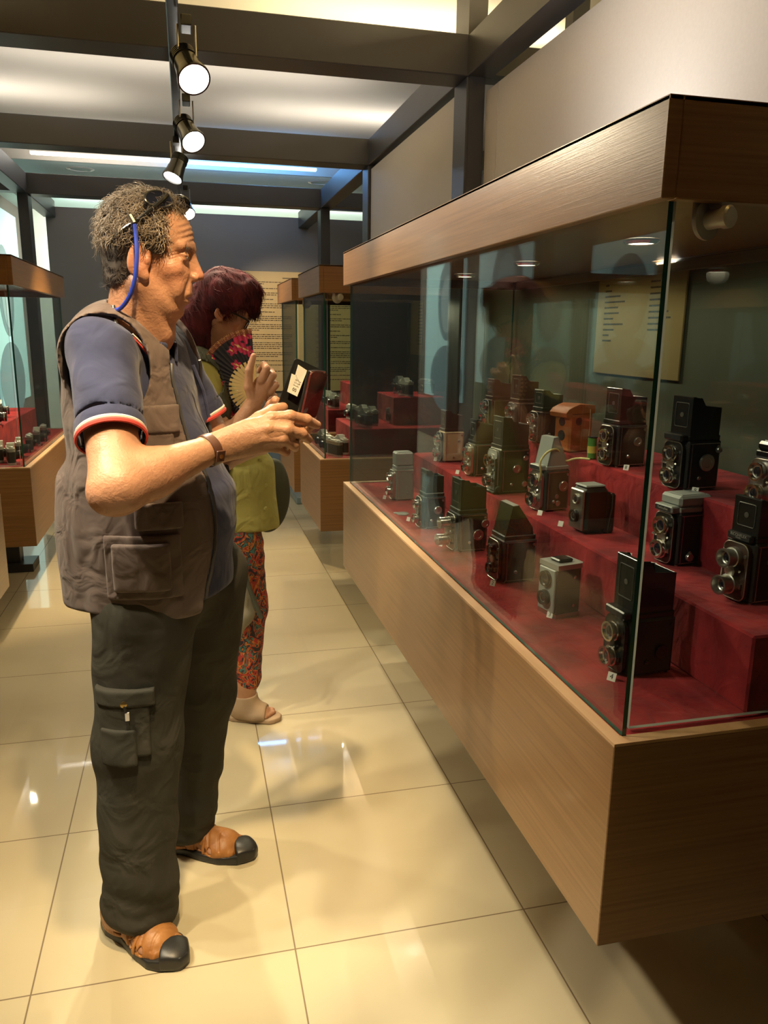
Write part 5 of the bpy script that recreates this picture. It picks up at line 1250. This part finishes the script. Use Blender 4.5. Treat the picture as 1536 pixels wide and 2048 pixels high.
# ---- phone in a wallet case
ph = thing('smartphone', 'black phone wallet case with a taped paper note, held up by the man', 'phone', tuple(P(600, 800, 1.72)))
def slab(name, q, th, m, parent, bev=True):
    a, b, c, d = [Vector(v) for v in q]; n_ = (b - a).cross(d - a).normalized(); mb = MB()
    pts = []
    cn = [a, b, c, d]; R_ = .009
    for i in range(4):
        p0, p1, p2 = cn[i - 1], cn[i], cn[(i + 1) % 4]; u_ = (p0 - p1).normalized(); v_ = (p2 - p1).normalized()
        for k in range(5): t = k / 4; pts.append(p1 + u_ * R_ * (1 - t) ** 2 + v_ * R_ * t ** 2) if bev else None
        if not bev: pts.append(p1)
    mb.prism(pts, n_ * th); return put(mb.build(name, m, smooth=0), parent)
TL_, TR_ = P(591, 715, 1.722), P(651, 744, 1.737); BR_, BL_ = P(618, 836, 1.730), P(551, 822, 1.714)
slab('case_cover', [TL_, TR_, BR_, BL_], .004, M['blackpaint'], ph)
M['darkred'] = mat('dark_red_glass', (0.10, 0.022, 0.018), rough=0.06, coat=1.0, noise=(0.02, 0.008, 0.008), nscale=18)
H1, H2 = P(617, 743, 1.690), P(597, 832, 1.680)
slab('phone_body', [H1, P(650, 746, 1.728), P(626, 834, 1.722), H2], -.009, M['darkred'], ph)
hb_ = MB(); hb_.tube([H1, P(609, 785, 1.686), H2], .004, 8); hb_.tube([H1, P(634, 742, 1.71), P(650, 744, 1.728)], .0022, 8, mi=1); put(hb_.build('case_spine', [M['blackpaint'], M['chrome']]), ph)
off = Vector((0, -.0022, 0))
pc = [P(596, 729, 1.7185), P(614, 741, 1.7235), P(594, 793, 1.7155), P(574, 783, 1.7125), P(583, 747, 1.7155), P(590, 750, 1.7170)]
nb = MB(); nb.prism([Vector(v) + off for v in pc], (0, -.0006, 0)); put(nb.build('paper_note', M['white'], smooth=0), ph)
pw_ = MB(); rr_ = random.Random(5)
def onnote(u, v): return Vector(pc[0]).lerp(Vector(pc[1]), u).lerp(Vector(pc[4]).lerp(Vector(pc[2]), u) if v < .45 else Vector(pc[3]).lerp(Vector(pc[2]), u), v if v > .45 else v / .55) + off + Vector((0, -.0012, 0))
for v in (.35, .48, .58, .68):
    u = .28
    while u < .8:
        a_ = onnote(u, v); b_ = onnote(u + .07, v + rr_.uniform(-.02, .02)); pw_.tube([a_, (a_ + b_) / 2 + Vector((0, 0, rr_.uniform(-.0012, .0012))), b_], .00035, 4); u += rr_.uniform(.09, .14)
for c_ in ((.42, .82), (.62, .82)): pw_.tube([onnote(c_[0] + .07 * math.cos(a), c_[1] + .055 * math.sin(a)) for a in np.linspace(0, 6.3, 12)], .00035, 4)
put(pw_.build('handwriting', M['ink']), ph)
# ================================================================== the woman
WH = np.array(P(452, 622, 2.86), np.float32); WHR = rotz(math.radians(6)) @ roty(math.radians(30))
woman = thing('person', 'woman with maroon bobbed hair, glasses and yellow-green blouse bending toward the case', 'person', (.12, 2.88, 0))
W3 = lambda px, py, Y: A(*P(px, py, Y))
wE, wW = W3(452, 890, 2.725), W3(505, 812, 2.690)
def whand(p):
    d = fcone(p, wW, W3(524, 772, 2.690), .026, .033, (0.2, 1, 0), .62)
    th = [wW + A(.0, -.01, .02), W3(497, 775, 2.675), W3(498, 742, 2.673), W3(507, 712, 2.677)]
    d = smin(d, chain(p, th, (.016, .0150, .0135, .010), .006), .008)
    for pts, r in (([W3(522, 762, 2.677), W3(533, 737, 2.675), W3(528, 730, 2.710), W3(518, 742, 2.725)], (.0140, .0130, .012, .009)),
                   ([W3(534, 770, 2.681), W3(546, 750, 2.677), W3(541, 742, 2.710), W3(528, 752, 2.725)], (.0135, .0125, .0115, .009)),
                   ([W3(540, 784, 2.687), W3(552, 770, 2.683), W3(547, 764, 2.715), W3(534, 770, 2.725)], (.0125, .0115, .0105, .008)),
                   ([W3(538, 800, 2.693), W3(549, 792, 2.691), W3(545, 788, 2.717), W3(535, 788, 2.725)], (.0115, .0100, .009, .0075))):
        d = smin(d, chain(p, pts, r, .004), .004)
    return d
wS = W3(395, 770, 2.75)
wfoot = ((.105, 2.845, 0), (.285, 2.790, 0), (.165, 2.835, .14)); wfoot2 = ((.02, 3.02, 0), (.20, 2.99, 0), (.07, 3.01, .14))
def wbody(p):
    q = (p - WH) @ WHR; d = face_sdf(q / .93, .25) * .93
    d = smin(d, cone(p, WH + A(-.025, 0, -.04), A(.035, 2.88, 1.40), .050, .058), .02)
    d = smin(d, cone(p, A(.03, 2.78, 1.33), A(.02, 3.02, 1.33), .055, .055), .05)
    a = cone(p, wS, wE, .050, .040); a = smin(a, cone(p, wE, wW, .042, .027), .02); a = smin(a, whand(p), .012); d = smin(d, a, .02)
    d = smin(d, cone(p, A(.04, 2.9, 1.3), A(.10, 2.9, .95), .10, .12), .05)
    for (h_, t_, an), sx in ((wfoot, 2.84), (wfoot2, 2.99)):
        d = np.minimum(d, smin(footf(p, h_, t_, an, .9), cone(p, an, (.12, sx, .85), .038, .08), .02))
    return d
wb = sdf_obj('body', wbody, [((-.09, 2.72, 1.406), (.30, 3.05, 1.72), .003), ((-.04, 2.62, .98), (.36, 2.85, 1.404), .003), ((-.10, 2.72, 0), (.36, 3.15, .2), .004), ((-.15, 2.86, .97), (.30, 3.1, 1.36), .012), ((-.1, 2.7, .202), (.3, 3.2, .968), .012)], M['skin2'], woman,
      lambda V: skin_cols(V, WH, WHR, (.42, .22, .125)))
wb['label'] = 'bare skin of face, arm, hand and feet'
def whair(p):
    q = (p - WH) @ WHR
    d = ell(q, (-.020, 0, .040), (.108, .094, .100))
    d = smin(d, ell(p, W3(388, 655, 2.87), (.075, .090, .125)), .05)
    d = smin(d, cone(q, (.030, -.035, .095), (.080, -.020, .058), .038, .016), .03); d = smin(d, cone(q, (.030, .035, .095), (.080, .020, .058), .038, .016), .03)
    d = smin(d, ell(q, (.015, 0, .105), (.06, .06, .035)), .03)
    for s in (-1, 1): d = smax(d, -ell(q, (.070, s * .070, -.055), (.070, .060, .095)), .015)
    d = smax(d, -ell(q, (.085, 0, -.055), (.060, .075, .085)), .012)
    st = np.sin(q[:, 1] * 210 + 4 * np.sin(q[:, 0] * 30 + q[:, 2] * 22)) * .0016 + fold(p, 60, 31, (1, 1, .4)) * .003
    return d + st
ho = sdf_obj('bobbed_hair', whair, [((-.14, 2.70, 1.30), (.26, 3.02, 1.74), .0038)], M['hairred'], woman)
hc = cap_seeds(ho); kk = hc[0][:, 2] > 1.40
locks('hair_strands', (hc[0][kk], hc[1][kk]), 'hairred', woman, 5200, .050, .0010, 1.1, .16, seed=9, seg=6, back=-.35, lay=.93)
# glasses
gl = thing('eyeglasses', 'black framed eyeglasses worn by the woman', 'eyeglasses', tuple(WH))
gw = lambda x, y, z: Vector(WH + (A(x, y, z) * .93) @ WHR.T)
for s in (-1, 1):
    g_ = MB(); rg = [gw(.088 - .10 * abs(yy) * 1.0, s * (.034) + yy_, zz) for yy, yy_, zz in [(abs(.024 * math.cos(a)), .024 * math.cos(a), -.010 + .017 * math.sin(a)) for a in np.linspace(0, 2 * PI, 26)]]
    g_.tube(rg, .0022, 6); put(g_.build('glasses_rim', M['blackpaint']), gl)
    tmp = MB(); tmp.tube([gw(.080, s * .060, .006), gw(.060, s * .074, .004), gw(.02, s * .082, 0), gw(-.02, s * .084, -.004)], [.0042, .004, .003, .0025], 8); put(tmp.build('temple_arm', M['blackpaint']), gl)
g_ = MB(); g_.tube([gw(.088, -.011, .002), gw(.092, 0, .006), gw(.088, .011, .002)], .002, 6); put(g_.build('bridge', M['blackpaint']), gl)
# blouse
def blouse(p):
    d = cone(p, A(.03, 2.80, 1.33), A(.02, 3.02, 1.33), .075, .075)
    d = smin(d, ell(p, A(.06, 2.90, 1.18), (.125, .165, .20)), .06); d = smin(d, ell(p, A(.125, 2.90, .98), (.150, .165, .20)), .06)
    h = (np.sqrt(((p[:, 0] - .135) / (.150 + .10 * np.clip(1.0 - p[:, 2], 0, .4))) ** 2 + ((p[:, 1] - 2.90) / .175) ** 2) - 1) * .15; h = smax(h, np.abs(p[:, 2] - .86) - .14, .03); d = smin(d, h, .05)
    s_ = cone(p, A(.03, 2.80, 1.33), wS + (wE - wS) * .35, .070, .066); d = smin(d, s_, .03)
    d = d + fold(p, 20, 41, (1, 1, .35)) * .006 + fold(p, 45, 42, (1, 1, .4)) * .002
    d = smax(d, -cone(p, WH + A(-.02, 0, -.05), A(.05, 2.88, 1.40), .056, .058), .006)
    return smax(d, (.765 + .10 * (.20 - p[:, 0])) - p[:, 2], .004)
sdf_obj('blouse', blouse, [((-.14, 2.66, .72), (.36, 3.16, 1.46), .006)], M['blouse'], woman)
for z in (.845, .93, 1.02):
    xs = np.linspace(.12, .36, 160); pts = np.stack([xs, np.full(160, 2.775), np.full(160, z)], -1).astype(np.float32); k = int(np.argmin(np.abs(blouse(pts)))); bp_ = Vector(pts[k]); pk = MB(); pk.lathe(bp_, (.5, -.86, 0), [(.0085, -.002), (.0085, .002), (.006, .003), (0, .002)], 16); put(pk.build('blouse_button', M['blouse']), woman)
def wvest(p):
    o = blouse(p + A(0, 0, 0)) - .008; d = np.maximum(o, -(o + .008)); d = smax(d, p[:, 0] - np.interp(p[:, 2], [.9, 1.1, 1.25, 1.4], [.11, .155, .15, .10]).astype(np.float32), .004)
    d = smax(d, .80 - p[:, 2], .003); d = smax(d, -(np.linalg.norm((p - wS) * A(1, 1, 1), axis=1) - .085), .004)
    return smax(d, -cone(p, WH + A(-.02, 0, -.05), A(.05, 2.88, 1.40), .060, .062), .004)
sdf_obj('open_waistcoat', wvest, [((-.15, 2.65, .78), (.16, 3.17, 1.46), .006)], M['olivecloth'], woman)
# patterned trousers
def pattern_mat():
    m = bpy.data.materials.new('batik_trouser_cloth'); m.use_nodes = True; nt = m.node_tree; b = nt.nodes['Principled BSDF']; b.inputs['Roughness'].default_value = .8
    tc = nt.nodes.new('ShaderNodeTexCoord'); mp = nt.nodes.new('ShaderNodeMapping'); mp.inputs['Scale'].default_value = (1, 1, .8); nt.links.new(tc.outputs['Object'], mp.inputs[0])
    v = nt.nodes.new('ShaderNodeTexVoronoi'); v.feature = 'F1'; v.inputs['Scale'].default_value = 55; nt.links.new(mp.outputs[0], v.inputs['Vector'])
    n = nt.nodes.new('ShaderNodeTexNoise'); n.inputs['Scale'].default_value = 27; n.inputs['Distortion'].default_value = 1.6; nt.links.new(mp.outputs[0], n.inputs['Vector'])
    r = nt.nodes.new('ShaderNodeValToRGB'); r.color_ramp.interpolation = 'CONSTANT'; e = r.color_ramp.elements
    e[0].position = 0; e[0].color = (.022, .020, .028, 1); e[1].position = .42; e[1].color = (.34, .035, .025, 1)
    for p_, c_ in ((.50, (.45, .16, .03, 1)), (.55, (.03, .035, .045, 1)), (.60, (.05, .16, .15, 1)), (.66, (.30, .03, .04, 1))): x = e.new(p_); x.color = c_
    nt.links.new(n.outputs['Fac'], r.inputs[0])
    g = nt.nodes.new('ShaderNodeMath'); g.operation = 'LESS_THAN'; g.inputs[1].default_value = .28; nt.links.new(v.outputs['Distance'], g.inputs[0])
    mx = nt.nodes.new('ShaderNodeMix'); mx.data_type = 'RGBA'; nt.links.new(g.outputs[0], mx.inputs[0]); nt.links.new(r.outputs[0], mx.inputs[6]); mx.inputs[7].default_value = (.12, .05, .03, 1)
    nt.links.new(mx.outputs[2], b.inputs['Base Color']); return m
M['batik'] = pattern_mat()
def wtrous(p):
    d = ell(p, A(.13, 2.90, .86), (.135, .16, .15))
    for s, an in ((2.83, wfoot[2]), (2.99, wfoot2[2])):
        l = cone(p, A(.135, s, .80), A(.172 if s < 2.9 else .12, s, .45), .105, .085); l = smin(l, cone(p, A(.172 if s < 2.9 else .12, s, .45), A(an[0] + .010, an[1], .16), .080, .052), .03); d = smin(d, l, .03)
    d = d + fold(p, 22, 51, (1, 1, .5)) * .007 + fold(p, 50, 52, (.7, .7, 1.3)) * .003
    return smax(d, .118 - p[:, 2], .004)
sdf_obj('batik_trousers', wtrous, [((-.06, 2.68, .10), (.32, 3.14, .98), .006)], M['batik'], woman)
for (h_, t_, an) in (wfoot, wfoot2):
    hh_, tt_ = A(*h_), A(*t_); dd_ = (tt_ - hh_); L_ = float(np.linalg.norm(dd_)); dd_ /= L_; sd_ = A(-dd_[1], dd_[0], 0)
    def upper(p, h_=h_, t_=t_, an=an, hh_=hh_, dd_=dd_, L_=L_, sd_=sd_):
        f_ = footf(p, h_, t_, an, .9); u = (p - hh_) @ dd_; d = np.maximum(f_ - .006, -(f_ + .003)); d = smax(d, u - (L_ - .045), .003); return smax(smax(d, .015 - p[:, 2], .003), p[:, 2] - .105, .003)
    def sole(p, hh_=hh_, dd_=dd_, L_=L_, sd_=sd_):
        u = (p - hh_) @ dd_; v = (p - hh_) @ sd_; ww = np.interp(u, [-.015, .01, .05, .12, .16, L_ - .01, L_ + .012], [.012, .032, .036, .042, .046, .036, .012]).astype(np.float32)
        return smax(np.maximum(np.abs(v) - ww, np.maximum(-.015 - u, u - L_ - .010)), np.maximum(-p[:, 2], p[:, 2] - .020), .006)
    lo_ = np.minimum(hh_, tt_) - .07; hi_ = np.maximum(hh_, tt_) + .07; lo_[2] = -.01; hi_[2] = .13
    sdf_obj('sandal', sole, [(lo_, hi_, .0035)], M['beige'], woman); sdf_obj('sandal_upper', upper, [(lo_, hi_, .0035)], M['beige'], woman)
# black shoulder bag beside her
bag = thing('shoulder_bag', 'black shoulder bag hanging at the woman\'s far side', 'bag', tuple(P(548, 1000, 3.10)))
def bagf(p):
    q = p - W3(532, 985, 3.06); d = ell(q, (0, 0, 0), (.095, .06, .165)); return smax(d, q[:, 2] - .14, .02) + fold(p, 25, 61) * .004
put(sdf_obj('bag_body', bagf, [((.10, 2.95, .6), (.42, 3.17, 1.1), .006)], M['olivecloth']), bag)
put(MB().tube([P(520, 915, 3.06), P(495, 850, 3.03), P(440, 760, 2.98), P(395, 700, 2.93)], .008, 8).build('bag_strap', M['olivecloth']), bag)
# cloth bag corner in front of her trousers
cb = thing('cloth_bag', 'small grey-green cloth bag with dark edge strap in front of the woman\'s trousers', 'bag', tuple(P(495, 1220, 2.68)))
def cbf(p):
    q = p - W3(482, 1190, 2.70); d = fcone(p, W3(474, 1130, 2.70), W3(488, 1225, 2.70), .030, .042, (0, 1, 0), .45); d = smin(d, cone(p, W3(488, 1230, 2.70), W3(479, 1275, 2.70), .022, .008), .02)
    return d + fold(p, 60, 71, (1, 1, .3)) * .003
put(sdf_obj('bag_cloth', cbf, [((.08, 2.64, .28), (.30, 2.76, .72), .004)], M['greycloth']), cb)
put(MB().tube([P(489, 1148, 2.68), P(508, 1200, 2.675), P(523, 1236, 2.675)], [.007, .008, .009], 8).build('dark_edge_strap', M['olivecloth']), cb)
put(MB().tube([P(478, 1172, 2.655), P(479, 1195, 2.655)], .0035, 8).build('zip_pull', M['brass']), cb)
# ---- folding fan
def fan_mats():
    m = bpy.data.materials.new('flowered_fan_leaf'); m.use_nodes = True; nt = m.node_tree; b = nt.nodes['Principled BSDF']; b.inputs['Roughness'].default_value = .65
    a = nt.nodes.new('ShaderNodeVertexColor'); a.layer_name = 'tone'; nt.links.new(a.outputs[0], b.inputs['Base Color']); return m
fan = thing('folding_fan', 'black folding fan painted with magenta flowers, held by the woman', 'fan', tuple(P(518, 778, 2.75)))
FP = Vector(P(512, 775, 2.747)); r0_, r1_ = .082, .198
def fpt(r, a, lift=0.0):
    return FP + Vector((math.cos(a) * r, lift - .06 * r * math.cos(a), math.sin(a) * r))
na, nr_ = 240, 64; a_s = np.radians(np.linspace(93, 232, na)); rs_ = np.linspace(r0_, r1_, nr_); V = []; F = []; C_ = []
rf = np.random.RandomState(4)
flowers = [(.10, 130, .018, 0), (.178, 146, .014, 0), (.185, 190, .03, 0), (.19, 214, .03, 0), (.175, 101, .026, 0), (.125, 101, .020, 0), (.145, 122, .018, 0), (.120, 178, .022, 0), (.175, 160, .018, 2), (.13, 230, .02, 0), (.188, 105, .036, 0), (.150, 112, .026, 0), (.205, 128, .018, 2), (.165, 186, .040, 0), (.200, 172, .026, 1), (.195, 203, .034, 0), (.150, 216, .028, 0), (.215, 222, .022, 1), (.218, 118, .020, 0), (.132, 104, .018, 0)]
for r in rs_:
    for j, a in enumerate(a_s):
        fl = .0035 * (r / r1_) * (1 if (j // 5) % 2 else -1) * (1 - abs((j % 5) - 2) / 2.5 * .6); V.append(tuple(fpt(r, a, fl)))
        x, y = r * math.cos(a), r * math.sin(a); c = (.012, .010, .016)
        for fr_, fa, fs, kind in flowers:
            fx, fy = fr_ * math.cos(math.radians(fa)), fr_ * math.sin(math.radians(fa)); dx, dy = x - fx, y - fy; rr = math.hypot(dx, dy); th = math.atan2(dy, dx)
            if rr < fs * (.78 + .22 * math.cos(5 * th + fa)):
                c = (.42, .02, .075) if kind == 0 else (.40, .035, .03); c = tuple(v * (.75 + .5 * rr / fs) for v in c)
                if rr < fs * .16 or (abs(dx * .5 + dy) < .0022 and rr < fs * .55): c = (.62, .45, .16)
            elif kind == 1 and fs * 1.15 < rr < fs * 1.5: c = (.45, .05, .03) if int(th * 9) % 2 else (.62, .38, .12)
        if r > r1_ - .018: c = (.16, .018, .015) if (math.sin(a * 190) * math.sin(r * 900)) < .35 else (.55, .36, .13)
        C_.append(c)
for i in range(nr_ - 1):
    for j in range(na - 1): k = i * na + j; F.append((k, k + 1, k + na + 1, k + na))
me = bpy.data.meshes.new('fan_leaf'); me.from_pydata(V, [], F); me.materials.append(fan_mats()); at = me.color_attributes.new('tone', 'FLOAT_COLOR', 'POINT'); at.data.foreach_set('color', np.array([list(c) + [1] for c in C_], np.float32).ravel())
o = bpy.data.objects.new('fan_leaf', me); COL.objects.link(o); o.parent = fan; o.matrix_parent_inverse = Matrix.Translation(-Vector(fan.location)); sm_ = o.modifiers.new('thickness', 'SOLIDIFY'); sm_.thickness = .0006
for a in np.radians(np.linspace(94, 231, 15)):
    b = MB(); d_ = (fpt(.12, a) - FP).normalized(); s_ = d_.cross(Vector((0, 1, 0))).normalized(); q = [FP - s_ * .0025, FP + s_ * .0025, FP + d_ * .070 + s_ * .0046, FP + d_ * .092 + s_ * .0046, FP + d_ * .092 - s_ * .0046, FP + d_ * .070 - s_ * .0046]
    b.prism([v + Vector((0, -.003, 0)) for v in q], (0, .0012, 0)); put(b.build('fan_stick', M['filmstick'] if 'filmstick' in M else M.setdefault('filmstick', mat('pale_bamboo', (.62, .48, .20), rough=.5)), smooth=0), fan)
ts = MB(); ts.lathe(P(541, 771, 2.725), (1, 0, .3), [(.0, -.006), (.007, -.003), (.007, .003), (0, .006)], 16, mi=0); ts.lathe(P(546, 776, 2.725), (.3, -1, .3), [(.006, 0), (.0085, .001), (.0085, .003), (.006, .004)], 20, mi=1)
ts.tube([P(541, 774, 2.725), P(537, 800, 2.725), P(532, 830, 2.725)], .003, 6, mi=0); put(ts.build('tassel_ring', [M['red_cloth'], M['brass']]), fan)

# ------------------------------------------------------------------ parts of parts
def nest(root, owner, prefixes):
    kids = list(root.children); cur = None
    for k in sorted(kids, key=lambda o: ORDER.get(o.name, 0)):
        if k.name.split('.')[0] == owner: cur = k
        elif cur is not None and k.name.split('.')[0] in prefixes: k.parent = cur; k.matrix_parent_inverse = Matrix.Identity(4)
def nest_all(root, owner, prefixes):
    own = [k for k in root.children if k.name.split('.')[0] == owner]
    if not own: return
    for k in list(root.children):
        if k.name.split('.')[0] in prefixes: k.parent = own[0]; k.matrix_parent_inverse = Matrix.Identity(4)
ORDER = {o.name: i for i, o in enumerate(bpy.data.objects)}
def cnt(name): p = name.split('.'); return int(p[1]) if len(p) > 1 else 0
nest_all(man, 'vest', ('lower_pocket', 'side_pocket', 'middle_pocket_flap', 'chest_pocket_flap', 'chest_pocket', 'pocket_zip_pull', 'front_zip'))
nest_all(man, 'polo_shirt', ('navy_cuff_rib', 'white_cuff_stripe', 'red_cuff_stripe', 'polo_collar', 'placket_seam', 'collar_leaf', 'red_collar_lining', 'collar_edging'))
nest_all(man, 'trousers', ('thigh_pocket', 'thigh_pocket_flap', 'thigh_pocket_panel', 'thigh_zip_pull', 'zip_cord', 'zip_tag'))
nest_all(man, 'scalp_hair', ('curly_hair', 'nape_hair'))
nest_all(woman, 'blouse', ('blouse_button',)); nest_all(woman, 'bobbed_hair', ('hair_strands',))
for p_ in (man, woman):
    for a in [k for k in p_.children if k.name.split('.')[0] in ('sandal_upper', 'sandal_strap', 'sandal_toe_cap')]:
        s_ = sorted([k for k in p_.children if k.name.split('.')[0] == 'sandal'], key=lambda o: (sum((Vector(o.bound_box[0]) + Vector(o.bound_box[6]) - Vector(a.bound_box[0]) - Vector(a.bound_box[6]))[i] ** 2 for i in range(3))))
        a.parent = s_[0]; a.matrix_parent_inverse = Matrix.Identity(4)
for o in [o for o in bpy.data.objects if o.parent is None and o.type == 'EMPTY']:
    nest_all(o, 'finder_housing', ('name_lettering',)); nest_all(o, 'viewfinder_hood', ('focus_screen',)); nest_all(o, 'canopy', ('puck_light', 'puck_lens', 'lock')); nest_all(o, 'pedestal_plate', ('pedestal_post',))
    nest_all(o, 'base', ('edge_lipping', 'velvet_floor')); nest_all(o, 'card', ('number',)); nest_all(o, 'paper_note', ('handwriting',)); nest_all(o, 'lamp_head', ('lamp_lens',)); nest_all(o, 'poster_board', ('text_column',)); nest_all(o, 'card_board', ('text_rows',))
